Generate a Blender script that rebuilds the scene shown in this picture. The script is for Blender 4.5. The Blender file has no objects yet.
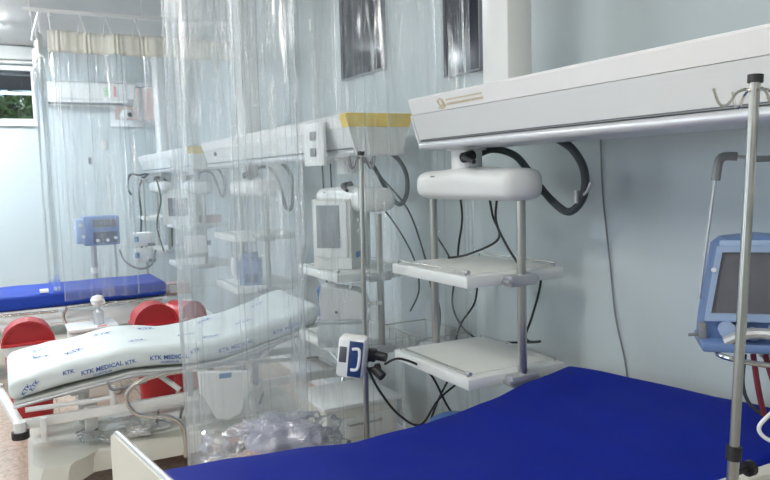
import bpy, bmesh, math, random
from mathutils import Vector, Matrix, noise
from math import sin, cos, pi, radians as R
random.seed(7)
SC = bpy.context.scene
COL = SC.collection
V = Vector

# ------------------------------------------------------------------ materials
def mat(name, col, rough=.5, metal=0., var=.04, scale=8., bump=0., bscale=40., coat=0., emit=None, spec=.5, sss=0):
    m = bpy.data.materials.new(name); m.use_nodes = True
    nt = m.node_tree; n = nt.nodes; l = nt.links
    b = n['Principled BSDF']
    b.inputs['Roughness'].default_value = rough
    b.inputs['Metallic'].default_value = metal
    b.inputs['Specular IOR Level'].default_value = spec
    b.inputs['Coat Weight'].default_value = coat
    tc = n.new('ShaderNodeTexCoord')
    nz = n.new('ShaderNodeTexNoise'); nz.inputs['Scale'].default_value = scale; nz.inputs['Detail'].default_value = 4
    l.new(tc.outputs['Object'], nz.inputs['Vector'])
    mx = n.new('ShaderNodeMix'); mx.data_type = 'RGBA'
    c = V(col)
    mx.inputs[6].default_value = (*(c*(1-var)), 1); mx.inputs[7].default_value = (*[min(1, x*(1+var)) for x in c], 1)
    l.new(nz.outputs['Fac'], mx.inputs[0]); l.new(mx.outputs[2], b.inputs['Base Color'])
    if bump:
        n2 = n.new('ShaderNodeTexNoise'); n2.inputs['Scale'].default_value = bscale; n2.inputs['Detail'].default_value = 3
        l.new(tc.outputs['Object'], n2.inputs['Vector'])
        bp = n.new('ShaderNodeBump'); bp.inputs['Strength'].default_value = bump; bp.inputs['Distance'].default_value = .01
        l.new(n2.outputs['Fac'], bp.inputs['Height']); l.new(bp.outputs['Normal'], b.inputs['Normal'])
    if emit:
        b.inputs['Emission Color'].default_value = (*col, 1); b.inputs['Emission Strength'].default_value = emit
    return m

def plastic_film(name, haze=.1, gloss=.16, rough=.1, tint=(.97, .985, .99), bstr=.6, stretch=6., thin=.6, crease_glint=.0):
    """clear vinyl sheet: see-through, glossy, faintly milky, creased"""
    m = bpy.data.materials.new(name); m.use_nodes = True
    nt = m.node_tree; n = nt.nodes; l = nt.links
    for x in list(n): n.remove(x)
    out = n.new('ShaderNodeOutputMaterial')
    tr = n.new('ShaderNodeBsdfTransparent'); tr.inputs[0].default_value = (*tint, 1)
    gl = n.new('ShaderNodeBsdfGlossy'); gl.inputs['Roughness'].default_value = rough; gl.inputs[0].default_value = (1, 1, 1, 1)
    df = n.new('ShaderNodeBsdfDiffuse'); df.inputs[0].default_value = (.86, .9, .92, 1)
    tl = n.new('ShaderNodeBsdfTranslucent'); tl.inputs[0].default_value = (.86, .9, .92, 1)
    md = n.new('ShaderNodeMixShader'); md.inputs[0].default_value = .5
    l.new(df.outputs[0], md.inputs[1]); l.new(tl.outputs[0], md.inputs[2])
    tc = n.new('ShaderNodeTexCoord')
    mp = n.new('ShaderNodeMapping'); mp.inputs['Scale'].default_value = (stretch, stretch, 1.)
    l.new(tc.outputs['Object'], mp.inputs[0])
    nz = n.new('ShaderNodeTexNoise'); nz.inputs['Scale'].default_value = 5; nz.inputs['Detail'].default_value = 6; nz.inputs['Roughness'].default_value = .6
    nz.inputs['Distortion'].default_value = .8
    l.new(mp.outputs[0], nz.inputs['Vector'])
    bp = n.new('ShaderNodeBump'); bp.inputs['Strength'].default_value = bstr; bp.inputs['Distance'].default_value = .02
    l.new(nz.outputs['Fac'], bp.inputs['Height'])
    l.new(bp.outputs[0], gl.inputs['Normal'])
    # patches of milkiness in broad upright bands
    mp2 = n.new('ShaderNodeMapping'); mp2.inputs['Scale'].default_value = (3.2, 3.2, .25)
    l.new(tc.outputs['Object'], mp2.inputs[0])
    n2 = n.new('ShaderNodeTexNoise'); n2.inputs['Scale'].default_value = 1.6; n2.inputs['Detail'].default_value = 3
    l.new(mp2.outputs[0], n2.inputs['Vector'])
    mr = n.new('ShaderNodeMapRange'); mr.inputs[1].default_value = .35; mr.inputs[2].default_value = .7
    mr.inputs[3].default_value = haze*.45; mr.inputs[4].default_value = haze*1.5
    l.new(n2.outputs['Fac'], mr.inputs[0])
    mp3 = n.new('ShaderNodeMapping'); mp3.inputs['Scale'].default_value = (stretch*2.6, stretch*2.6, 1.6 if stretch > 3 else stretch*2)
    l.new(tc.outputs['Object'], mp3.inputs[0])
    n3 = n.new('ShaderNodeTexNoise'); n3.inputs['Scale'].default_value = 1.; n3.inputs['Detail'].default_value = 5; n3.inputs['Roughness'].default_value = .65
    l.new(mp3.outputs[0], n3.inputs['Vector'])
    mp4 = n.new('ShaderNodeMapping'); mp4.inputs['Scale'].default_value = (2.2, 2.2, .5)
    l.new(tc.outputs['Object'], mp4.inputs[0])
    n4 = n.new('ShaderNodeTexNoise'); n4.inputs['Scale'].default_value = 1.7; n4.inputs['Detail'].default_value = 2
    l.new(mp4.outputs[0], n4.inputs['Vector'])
    c3 = n.new('ShaderNodeMapRange'); c3.inputs[1].default_value = .53; c3.inputs[2].default_value = .62; c3.inputs[3].default_value = 0; c3.inputs[4].default_value = crease_glint  # streaks along creases whiten the film, standing in for bright glints
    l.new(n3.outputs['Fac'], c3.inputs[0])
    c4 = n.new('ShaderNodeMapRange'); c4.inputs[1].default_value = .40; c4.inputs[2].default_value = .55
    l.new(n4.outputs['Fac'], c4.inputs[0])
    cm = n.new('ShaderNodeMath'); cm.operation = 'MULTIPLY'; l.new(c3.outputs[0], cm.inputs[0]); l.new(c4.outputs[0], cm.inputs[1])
    if stretch > 3:   # painted glint streaks weaken lower down the sheet
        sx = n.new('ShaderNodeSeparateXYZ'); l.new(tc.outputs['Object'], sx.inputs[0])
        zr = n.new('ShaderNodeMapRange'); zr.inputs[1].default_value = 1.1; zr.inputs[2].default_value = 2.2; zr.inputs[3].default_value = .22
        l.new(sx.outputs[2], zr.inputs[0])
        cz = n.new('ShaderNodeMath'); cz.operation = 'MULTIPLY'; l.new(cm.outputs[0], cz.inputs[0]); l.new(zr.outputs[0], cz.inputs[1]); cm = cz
    lw = n.new('ShaderNodeLayerWeight'); lw.inputs[0].default_value = .5
    pw = n.new('ShaderNodeMath'); pw.operation = 'POWER'; pw.inputs[1].default_value = 3
    l.new(lw.outputs['Facing'], pw.inputs[0])
    ad = n.new('ShaderNodeMath'); ad.operation = 'MULTIPLY_ADD'; ad.inputs[1].default_value = thin; ad.inputs[2].default_value = 0
    l.new(pw.outputs[0], ad.inputs[0])
    sm = n.new('ShaderNodeMath'); sm.operation = 'ADD'; l.new(ad.outputs[0], sm.inputs[0]); l.new(mr.outputs[0], sm.inputs[1])
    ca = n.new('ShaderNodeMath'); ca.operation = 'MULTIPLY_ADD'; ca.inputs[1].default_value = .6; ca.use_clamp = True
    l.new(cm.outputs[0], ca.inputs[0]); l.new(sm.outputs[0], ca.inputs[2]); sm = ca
    m1 = n.new('ShaderNodeMixShader'); l.new(sm.outputs[0], m1.inputs[0]); l.new(tr.outputs[0], m1.inputs[1]); l.new(md.outputs[0], m1.inputs[2])
    fr = n.new('ShaderNodeFresnel'); fr.inputs[0].default_value = 1.5; l.new(bp.outputs[0], fr.inputs['Normal'])
    g1 = n.new('ShaderNodeMath'); g1.operation = 'MULTIPLY_ADD'; g1.inputs[1].default_value = .8; g1.inputs[2].default_value = gloss*.5; g1.use_clamp = True
    l.new(fr.outputs[0], g1.inputs[0])
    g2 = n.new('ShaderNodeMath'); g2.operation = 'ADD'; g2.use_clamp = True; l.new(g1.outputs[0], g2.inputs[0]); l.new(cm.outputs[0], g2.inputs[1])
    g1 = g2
    m2 = n.new('ShaderNodeMixShader'); l.new(g1.outputs[0], m2.inputs[0]); l.new(m1.outputs[0], m2.inputs[1]); l.new(gl.outputs[0], m2.inputs[2])
    l.new(m2.outputs[0], out.inputs[0])
    return m

def floor_mat():
    m = mat('floor_terrazzo', (.52, .42, .34), .28)
    nt = m.node_tree; n = nt.nodes; l = nt.links; b = n['Principled BSDF']
    tc = n.new('ShaderNodeTexCoord'); vo = n.new('ShaderNodeTexVoronoi'); vo.inputs['Scale'].default_value = 55
    l.new(tc.outputs['Object'], vo.inputs['Vector'])
    cr = n.new('ShaderNodeValToRGB'); e = cr.color_ramp
    e.elements[0].position = 0; e.elements[0].color = (.36, .29, .23, 1); e.elements[1].position = 1; e.elements[1].color = (.62, .53, .45, 1)
    x = e.elements.new(.5); x.color = (.54, .42, .34, 1)
    l.new(vo.outputs['Color'], cr.inputs[0])
    br = n.new('ShaderNodeTexBrick'); br.offset = 0; br.inputs['Scale'].default_value = 1.; br.inputs['Mortar Size'].default_value = .004
    br.inputs['Brick Width'].default_value = .6; br.inputs['Row Height'].default_value = .6
    br.inputs['Mortar'].default_value = (.45, .45, .45, 1); br.inputs['Color1'].default_value = (1, 1, 1, 1); br.inputs['Color2'].default_value = (.96, .96, .96, 1)
    l.new(tc.outputs['Object'], br.inputs['Vector'])
    mu = n.new('ShaderNodeMix'); mu.data_type = 'RGBA'; mu.blend_type = 'MULTIPLY'; mu.inputs[0].default_value = 1
    l.new(cr.outputs[0], mu.inputs[6]); l.new(br.outputs[0], mu.inputs[7]); l.new(mu.outputs[2], b.inputs['Base Color'])
    return m

M = dict(
    wall=mat('wall_pale_blue', (.57, .635, .65), .42, var=.03, scale=1.3, bump=.05, bscale=18),
    ceil=mat('ceiling_plaster', (.66, .66, .64), .8, var=.08, scale=1.2),
    white=mat('white_enamel', (.79, .80, .79), .32, var=.02),
    offwhite=mat('off_white_plastic', (.74, .75, .71), .38, var=.03),
    cream=mat('cream_moulded_plastic', (.70, .69, .61), .4, var=.03),
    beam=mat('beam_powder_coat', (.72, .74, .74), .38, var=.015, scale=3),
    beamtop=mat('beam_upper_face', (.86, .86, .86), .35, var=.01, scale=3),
    beamdark=mat('beam_groove_grey', (.22, .23, .24), .5),
    rail=mat('beam_rail_satin', (.68, .70, .73), .3, .35),
    yellow=mat('yellow_band', (.83, .60, .10), .45),
    logo=mat('gold_print', (.60, .50, .30), .5),
    steel=mat('brushed_steel', (.47, .46, .43), .30, 1., var=.08, scale=20),
    chrome=mat('chrome_tube', (.70, .68, .64), .18, 1., var=.04),
    alu=mat('cast_aluminium', (.52, .53, .55), .42, .6, var=.1),
    black=mat('black_rubber', (.018, .018, .02), .5),
    hose=mat('dark_grey_hose', (.04, .05, .055), .5),
    grey=mat('grey_plastic', (.22, .23, .24), .45),
    shelf=mat('shelf_light_grey', (.74, .76, .74), .35, var=.02),
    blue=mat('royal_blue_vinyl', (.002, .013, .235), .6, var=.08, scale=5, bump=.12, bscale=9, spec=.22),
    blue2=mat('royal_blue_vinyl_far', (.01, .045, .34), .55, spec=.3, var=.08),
    red=mat('red_plastic', (.47, .022, .028), .38, var=.06),
    redtrim=mat('white_bag_rim', (.75, .72, .70), .5, var=.08, scale=30, bump=.4),
    ink=mat('blue_print_ink', (.06, .13, .42), .6, var=.15, scale=60),
    cover=mat('quilted_white_cover', (.74, .81, .81), .4, var=.03, scale=6, bump=.35, bscale=14),
    vblue=mat('ventilator_blue', (.14, .23, .45), .38, var=.05),
    vlight=mat('ventilator_pale_blue', (.35, .46, .66), .35, var=.04),
    vdark=mat('ventilator_dark_knob', (.03, .045, .10), .35),
    screen=mat('grey_screen', (.14, .14, .16), .14, var=.25, scale=9),
    screenlight=mat('pale_grey_screen', (.30, .33, .35), .2, var=.1, scale=9),
    navy=mat('navy_panel', (.02, .05, .16), .35),
    sticker=mat('blue_sticker', (.05, .20, .45), .5),
    green=mat('green_sticker', (.50, .72, .48), .6),
    redink=mat('red_sticker', (.70, .30, .28), .6),
    strap=mat('dark_red_strap', (.20, .025, .04), .6),
    glassdark=mat('dark_glazing', (.02, .026, .045), .12, spec=.35, var=.4, scale=3),
    frame=mat('window_white_paint', (.84, .85, .86), .45),
    header=mat('curtain_header_fabric', (.86, .85, .77), .8, var=.03, bump=.15, bscale=120),
    cord=mat('white_cord', (.85, .85, .83), .6),
    peach=mat('peach_render', (.78, .48, .36), .8, var=.1, scale=2),
    eave=mat('grey_eave_slab', (.16, .17, .19), .8, var=.2, scale=6),
    leaf=mat('leaf_green', (.10, .20, .04), .6, var=.5, scale=6),
    bark=mat('bark_brown', (.12, .08, .05), .9, var=.3),
    pillow=mat('mauve_grey_fabric', (.42, .42, .52), .85, var=.12, scale=14),
    blanket=mat('rose_grey_blanket', (.50, .36, .33), .9, var=.15, scale=10, bump=.3),
    bluelid=mat('mid_blue_plastic', (.05, .14, .36), .4),
    gasket=mat('frame_grey_edge', (.30, .32, .36), .4),
    clearbox=plastic_film('clear_container_plastic', haze=.45, gloss=.12, rough=.15, bstr=.05, stretch=1, thin=.3),
    vinyl=plastic_film('clear_curtain_vinyl', haze=.07, gloss=.05, rough=.09, bstr=.8, stretch=7, thin=.45, crease_glint=.75),
    vinylfar=plastic_film('clear_curtain_vinyl_far', haze=.13, gloss=.06, rough=.09, bstr=.8, stretch=6, thin=.5, crease_glint=.75),
    vinylmilk=plastic_film('milky_curtain_vinyl', haze=.26, gloss=.05, rough=.12, bstr=.6, stretch=6, thin=.4, crease_glint=.5),
    vinylclear=plastic_film('clear_thin_vinyl', haze=.015, gloss=.0, rough=.1, bstr=.3, stretch=5, thin=.03),
    bag=plastic_film('clear_bag_film', haze=.06, gloss=.16, rough=.06, bstr=.9, stretch=2.2, thin=.3, crease_glint=.8),
    lamp=mat('lamp_diffuser', (1, .99, .95), .5, emit=3.),
    floor=floor_mat(),
)

# ------------------------------------------------------------------ mesh building
class MB:
    def __init__(s): s.bm = bmesh.new()
    def _add(s, vs, fs, smooth=True):
        v = [s.bm.verts.new(p) for p in vs]
        for f in fs:
            try:
                fa = s.bm.faces.new([v[i] for i in f]); fa.smooth = smooth
            except ValueError: pass
        return v
    def box(s, c, sz, rot=None, bev=.0, seg=2):
        t = bmesh.new(); bmesh.ops.create_cube(t, size=1)
        bmesh.ops.scale(t, vec=sz, verts=t.verts)
        if bev: bmesh.ops.bevel(t, geom=list(t.edges), offset=min(bev, min(sz)*.49), segments=seg, profile=.5, affect='EDGES')
        if rot: bmesh.ops.rotate(t, cent=(0, 0, 0), matrix=rot if isinstance(rot, Matrix) else Matrix.Rotation(rot, 3, 'Z'), verts=t.verts)
        bmesh.ops.translate(t, vec=c, verts=t.verts)
        s.merge(t); return s
    def bx(s, x0, x1, y0, y1, z0, z1, bev=0):
        return s.box(((x0+x1)/2, (y0+y1)/2, (z0+z1)/2), (abs(x1-x0), abs(y1-y0), abs(z1-z0)), bev=bev)
    def merge(s, t):
        me = bpy.data.meshes.new('t'); t.to_mesh(me); t.free(); s.bm.from_mesh(me); bpy.data.meshes.remove(me)
    def tube(s, pts, r, n=12, closed=False, smooth_path=0, radii=None):
        pts = [V(p) for p in pts]
        if smooth_path: pts = catmull(pts, smooth_path, closed)
        k = len(pts); rings = []; up = None
        for i, p in enumerate(pts):
            if closed: d = pts[(i+1) % k]-pts[i-1]
            else: d = pts[min(i+1, k-1)]-pts[max(i-1, 0)]
            d.normalize()
            if up is None:
                up = V((0, 0, 1)) if abs(d.z) < .9 else V((1, 0, 0))
            a = d.cross(up); a.normalize(); b = a.cross(d); b.normalize(); up = b
            rr = radii[min(i, len(radii)-1)] if radii else r
            rings.append([s.bm.verts.new(p+a*cos(2*pi*j/n)*rr+b*sin(2*pi*j/n)*rr) for j in range(n)])
        for i in range(k if closed else k-1):
            A = rings[i]; B = rings[(i+1) % k]
            for j in range(n):
                f = s.bm.faces.new((A[j], A[(j+1) % n], B[(j+1) % n], B[j])); f.smooth = True
        if not closed:
            s.bm.faces.new(rings[0][::-1]); s.bm.faces.new(rings[-1])
        return s
    def cyl(s, p0, p1, r, n=16, r2=None): return s.tube([p0, p1], r, n, radii=[r, r2 if r2 is not None else r])
    def lathe(s, c, prof, n=24, sx=1, sy=1):
        rings = [[s.bm.verts.new((c[0]+cos(2*pi*j/n)*r*sx, c[1]+sin(2*pi*j/n)*r*sy, c[2]+z)) for j in range(n)] for r, z in prof]
        for A, B in zip(rings, rings[1:]):
            for j in range(n):
                f = s.bm.faces.new((A[j], A[(j+1) % n], B[(j+1) % n], B[j])); f.smooth = True
        s.bm.faces.new(rings[0][::-1]); s.bm.faces.new(rings[-1]); return s
    def prism(s, prof, axis, a, b, flat=True):
        """closed polygon extruded: axis 'y' -> prof is (x,z); 'x' -> (y,z); 'z' -> (x,y)"""
        f = {'y': lambda p, t: (p[0], t, p[1]), 'x': lambda p, t: (t, p[0], p[1]), 'z': lambda p, t: (p[0], p[1], t)}[axis]
        A = [s.bm.verts.new(f(p, a)) for p in prof]; B = [s.bm.verts.new(f(p, b)) for p in prof]; n = len(prof)
        for j in range(n): s.bm.faces.new((A[j], A[(j+1) % n], B[(j+1) % n], B[j]))
        s.bm.faces.new(A[::-1]); s.bm.faces.new(B); return s
    def grid(s, fn, nu, nv, closev=False):
        vs = [[s.bm.verts.new(fn(i/nu, j/nv)) for j in range(nv if closev else nv+1)] for i in range(nu+1)]
        m = nv
        for i in range(nu):
            for j in range(m):
                j2 = (j+1) % nv if closev else j+1
                f = s.bm.faces.new((vs[i][j], vs[i+1][j], vs[i+1][j2], vs[i][j2])); f.smooth = True
        if closev:
            s.bm.faces.new(vs[0]); s.bm.faces.new(vs[-1][::-1])
        return s
    def xf(s, mtx): bmesh.ops.transform(s.bm, matrix=mtx, verts=s.bm.verts); return s

def catmull(p, k, closed=False):
    out = []; n = len(p)
    for i in range(n if closed else n-1):
        if closed: a, b, c, d = p[i-1], p[i], p[(i+1) % n], p[(i+2) % n]
        else: a, b, c, d = p[max(i-1, 0)], p[i], p[i+1], p[min(i+2, n-1)]
        for j in range(k):
            t = j/k
            out.append(.5*((2*b)+(c-a)*t+(2*a-5*b+4*c-d)*t*t+(3*b-a-3*c+d)*t**3))
    if not closed: out.append(p[-1])
    return out

def world_of(o):
    m = Matrix.Translation(o.location) @ Matrix.Rotation(o.rotation_euler.z, 4, 'Z')
    return world_of(o.parent) @ m if o.parent else m

def obj(name, mb, m, parent=None, local=False, sharp=32):
    """link the shape as one mesh; shapes written in room coordinates unless local"""
    if parent is not None and not local:
        mb.xf(world_of(parent).inverted())
    bmesh.ops.recalc_face_normals(mb.bm, faces=mb.bm.faces)
    me = bpy.data.meshes.new(name)
    origin = V((0, 0, 0))
    if parent is None and not local and len(mb.bm.verts):
        xs = [v.co.x for v in mb.bm.verts]; ys = [v.co.y for v in mb.bm.verts]; zs = [v.co.z for v in mb.bm.verts]
        origin = V(((min(xs)+max(xs))/2, (min(ys)+max(ys))/2, min(zs)))
        bmesh.ops.translate(mb.bm, vec=-origin, verts=mb.bm.verts)
    mb.bm.to_mesh(me); mb.bm.free()
    me.polygons.foreach_set('use_smooth', [True]*len(me.polygons))
    me.set_sharp_from_angle(angle=R(sharp))
    me.materials.append(M[m] if isinstance(m, str) else m)
    o = bpy.data.objects.new(name, me); COL.objects.link(o); o.location = origin
    if parent: o.parent = parent
    return o

def tag(o, label, cat, group=None, kind=None):
    o['label'] = label; o['category'] = cat
    if group: o['group'] = group
    if kind: o['kind'] = kind
    return o
def thing(name, label, cat, loc=(0, 0, 0), rz=0, group=None):
    o = bpy.data.objects.new(name, None); COL.objects.link(o); o.empty_display_size = .05
    o.location = loc; o.rotation_euler = (0, 0, rz)
    return tag(o, label, cat, group)
def struct(name, mb, m, parent=None, **k):
    o = obj(name, mb, m, parent, **k)
    if parent is None: o['kind'] = 'structure'
    return o
def dup(root, loc, label, rz=None):
    r = root.copy(); COL.objects.link(r); r.location = loc; r['label'] = label
    if rz is not None: r.rotation_euler = (0, 0, rz)
    for ch in list(root.children):
        c = ch.copy(); COL.objects.link(c); c.parent = r
        for g in list(ch.children):
            d = g.copy(); COL.objects.link(d); d.parent = c
    return r
def text_mesh(txt, size, fn, name, m, parent, ext=0):
    """lettering as geometry, laid on a surface: fn(x, y) -> room point"""
    cu = bpy.data.curves.new('t', 'FONT'); cu.body = txt; cu.size = size; cu.resolution_u = 2; cu.offset = size*.022
    to = bpy.data.objects.new('t', cu); COL.objects.link(to)
    bpy.context.view_layer.update()
    me = to.evaluated_get(bpy.context.evaluated_depsgraph_get()).to_mesh()
    mb = MB(); mb.bm.from_mesh(me)
    bmesh.ops.triangulate(mb.bm, faces=mb.bm.faces)
    for _ in range(2): bmesh.ops.subdivide_edges(mb.bm, edges=[e for e in mb.bm.edges if e.calc_length() > size*.25], cuts=1)
    for v in mb.bm.verts: v.co = fn(v.co.x, v.co.y)
    bpy.data.objects.remove(to); bpy.data.curves.remove(cu)
    return obj(name, mb, m, parent)

# ------------------------------------------------------------------ the room
W, D, CH = 2.2, 9.7, 3.34
LX, RY = -4.0, -3.0
struct('floor', MB().bx(LX-.1, W+.1, RY-.1, D+.1, -.1, 0), 'floor')
struct('ceiling', MB().bx(LX-.1, W+.1, RY-.1, D+.1, CH, CH+.1), 'ceil')
struct('wall_right', MB().bx(W, W+.12, RY, D+.12, 0, CH), 'wall')
struct('wall_rear', MB().bx(LX, W, RY-.12, RY, 0, CH), 'wall')
# left wall, out of view, with two windows added to let daylight in
mb = MB(); wz0, wz1 = 1.2, 2.9
segs = [(RY, 0), (2.2, 4.6), (6.8, D)]
for a, b in segs: mb.bx(LX-.12, LX, a, b, 0, CH)
for a, b in ((0, 2.2), (4.6, 6.8)): mb.bx(LX-.12, LX, a, b, 0, wz0); mb.bx(LX-.12, LX, a, b, wz1, CH)
struct('wall_left', mb, 'wall')
# back wall with its two high windows
w1 = (-1.15, .475, 2.46, 3.10); w2 = (1.33, 2.03, 2.46, 2.95)
mb = MB(); y0, y1 = D, D+.14
mb.bx(LX, w1[0], y0, y1, 0, CH); mb.bx(w1[1], w2[0], y0, y1, 0, CH); mb.bx(w2[1], W, y0, y1, 0, CH)
for w in (w1, w2): mb.bx(w[0], w[1], y0, y1, 0, w[2]); mb.bx(w[0], w[1], y0, y1, w[3], CH)
struct('wall_back', mb, 'wall')
def window(n, x0, x1, z0, z1, yy, bars, t=.035, grid=()):
    mb = MB()
    mb.bx(x0-.02, x1+.02, yy-.02, yy+.1, z1-t, z1+.02).bx(x0-.02, x1+.02, yy-.02, yy+.1, z0-.02, z0+t)
    mb.bx(x0-.02, x0+t, yy-.02, yy+.1, z0+t, z1-t).bx(x1-t, x1+.02, yy-.02, yy+.1, z0+t, z1-t)
    root = struct('window_%d' % n, mb, 'frame')
    b = MB()
    for z in bars: b.bx(x0+t, x1-t, yy+.02, yy+.06, z-.018, z+.018)
    for x in grid: b.bx(x-.018, x+.018, yy+.02, yy+.06, z0+t, z1-t)
    struct('glazing_bar', b, 'frame', root)
    g = MB().bx(x0+t, x1-t, yy+.036, yy+.044, z0+t, z1-t)
    struct('pane', g, glass, root)
    struct('sill', MB().bx(x0-.03, x1+.03, yy-.05, yy+.01, z0-.05, z0-.02), 'frame', root)
    return root
def clear_glass():
    m = bpy.data.materials.new('window_glass'); m.use_nodes = True
    n = m.node_tree.nodes; l = m.node_tree.links
    for x in list(n): n.remove(x)
    o = n.new('ShaderNodeOutputMaterial'); t = n.new('ShaderNodeBsdfTransparent'); g = n.new('ShaderNodeBsdfGlossy')
    g.inputs['Roughness'].default_value = .02; t.inputs[0].default_value = (.93, .95, .95, 1)
    mx = n.new('ShaderNodeMixShader'); mx.inputs[0].default_value = .06
    l.new(t.outputs[0], mx.inputs[1]); l.new(g.outputs[0], mx.inputs[2]); l.new(mx.outputs[0], o.inputs[0]); return m
glass = clear_glass()
window(1, *w1, D, bars=(2.80,), grid=(-.35,))
window(2, *w2, D, bars=(), grid=(1.70,))
for k, (a, b) in enumerate(((0, 2.2), (4.6, 6.8))):  # frames and panes of the added side windows, never in view
    mb = MB()
    mb.bx(LX-.1, LX+.02, a-.02, b+.02, wz1-.05, wz1+.02).bx(LX-.1, LX+.02, a-.02, b+.02, wz0-.02, wz0+.05)
    mb.bx(LX-.1, LX+.02, a-.02, a+.05, wz0+.05, wz1-.05).bx(LX-.1, LX+.02, b-.05, b+.02, wz0+.05, wz1-.05)
    r = struct('window_%d' % (k+5), mb, 'frame')
    struct('pane', MB().bx(LX-.05, LX-.045, a+.05, b-.05, wz0+.05, wz1-.05), glass, r)
# dark high-level panes on the right wall
for k, (ya, yb, za) in enumerate(((4.04, 4.64, 2.375), (3.01, 3.33, 2.225))):
    mb = MB(); t = .008; zb = 3.12
    mb.bx(W-.03, W+.01, ya-t, yb+t, zb, zb+t).bx(W-.03, W+.01, ya-t, yb+t, za-t, za).bx(W-.03, W+.01, ya-t, ya, za, zb).bx(W-.03, W+.01, yb, yb+t, za, zb)
    r = struct('window_%d' % (k+3), mb, 'gasket')
    struct('pane', MB().bx(W-.015, W-.002, ya, yb, za, zb), 'glassdark', r)
struct('trim_1', MB().bx(W-.012, W+.001, 2.96, 2.985, 2.08, 2.22), 'grey')
struct('baseboard_right', MB().bx(W-.015, W+.01, RY, D, 0, .09, bev=.004), 'frame')
struct('baseboard_back', MB().bx(LX, W-.016, D-.015, D+.01, 0, .09, bev=.004), 'frame')

# blind box above the back window
r = thing('blind_box', 'white roller blind box above the high back window', 'blind', (-.4, D-.07, 3.14))
obj('casing', MB().bx(-1.25, .49, D-.16, D-.002, 3.17, 3.325, bev=.02), 'white', r)
obj('shadow_slot', MB().bx(-1.25, .40, D-.14, D-.004, 3.326, 3.338), 'grey', r)
obj('blind_hem', MB().cyl((-1.2, D-.1, 3.145), (.47, D-.1, 3.145), .02), 'offwhite', r)

# outside
def bush(name, c, rad, n, label):
    r = thing(name, label, 'tree', (c[0], c[1], 0))
    mb = MB()
    for _ in range(n):
        d = V((random.gauss(0, 1), random.gauss(0, 1), random.gauss(0, 1))).normalized()*random.uniform(.55, 1)
        p = V(c)+V((d.x*rad[0], d.y*rad[1], d.z*rad[2]))
        a = V((random.gauss(0, 1), random.gauss(0, 1), random.gauss(0, 1))).normalized()*.1
        b = a.orthogonal().normalized()*.045
        mb._add([p-a, p+b, p+a, p-b], [(0, 1, 2, 3)])
    f = obj('foliage', mb, 'leaf', r); f['kind'] = 'stuff'
    obj('trunk', MB().cyl((c[0], c[1], 0), (c[0], c[1], c[2]), .09, r2=.05), 'bark', r)
bush('leafy_tree', (-.1, 12.4, 2.45), (1.2, .6, .75), 2800, 'leafy green tree outside behind the lower pane of the back window')
struct('trim_2', MB().bx(-2.5, 1.2, D+.141, D+1.6, 3.02, 3.2), 'eave')  # dark concrete eave overhanging outside the back window
g = obj('neighbouring_building', MB().bx(1.5, 4.6, D+2.2, D+4, 0, 5).bx(1.45, 4.65, D+2.15, D+4, 3.9, 4.0), 'peach'); tag(g, 'peach coloured building outside the small back window beside the air conditioner', 'building')
o = struct('ground_outside', MB().bx(-14, 10, D+.14, 22, -.2, -.02), 'eave'); 

# ------------------------------------------------------------------ split air conditioner
r = thing('air_conditioner', 'white split air conditioner on the back wall between the high windows', 'air conditioner', (1.05, D-.11, 2.66))
prof = [(D-.002, 2.66), (D-.002, 2.945), (D-.15, 2.945), (D-.2, 2.92), (D-.215, 2.85), (D-.205, 2.74), (D-.15, 2.68), (D-.08, 2.66)]
obj('body', MB().prism(prof, 'x', .56, 1.60), 'white', r)
obj('air_outlet', MB().box((1.045, D-.165, 2.685), (.9, .06, .022), Matrix.Rotation(R(-25), 3, 'X')), 'grey', r)
f = obj('louvre', MB().box((1.045, D-.195, 2.70), (.88, .05, .006), Matrix.Rotation(R(35), 3, 'X')), 'white', r)
obj('energy_label', MB().bx(1.22, 1.30, D-.2185, D-.214, 2.77, 2.87), 'green', r)
obj('red_label', MB().bx(1.335, 1.365, D-.2185, D-.214, 2.76, 2.89), 'redink', r)
r = thing('security_camera', 'small white security camera under the right end of the air conditioner', 'camera', (1.45, D-.1, 2.5))
obj('bracket', MB().bx(1.42, 1.5, D-.06, D-.002, 2.5, 2.58, bev=.01).cyl((1.46, D-.04, 2.55), (1.47, D-.14, 2.545), .018), 'white', r)
h = obj('camera_body', MB().lathe((1.485, D-.2, 2.505), [(.05, 0), (.062, .02), (.062, .08), (.045, .1)], sx=1.1), 'white', r)
obj('lens', MB().cyl((1.5, D-.262, 2.545), (1.505, D-.28, 2.54), .026), 'black', r)
for x, z, l in ((1.17, 2.12, 'square grey switch plate on the back wall'), (1.02, 1.95, 'small dark hook fixed on the back wall')):
    o = obj('switch_plate' if z > 2 else 'wall_hook', MB().bx(x, x+(.08 if z > 2 else .03), D-.015, D-.001, z, z+(.11 if z > 2 else .08), bev=.004), 'offwhite' if z > 2 else 'grey')
    tag(o, l, 'switch' if z > 2 else 'hook')

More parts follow.
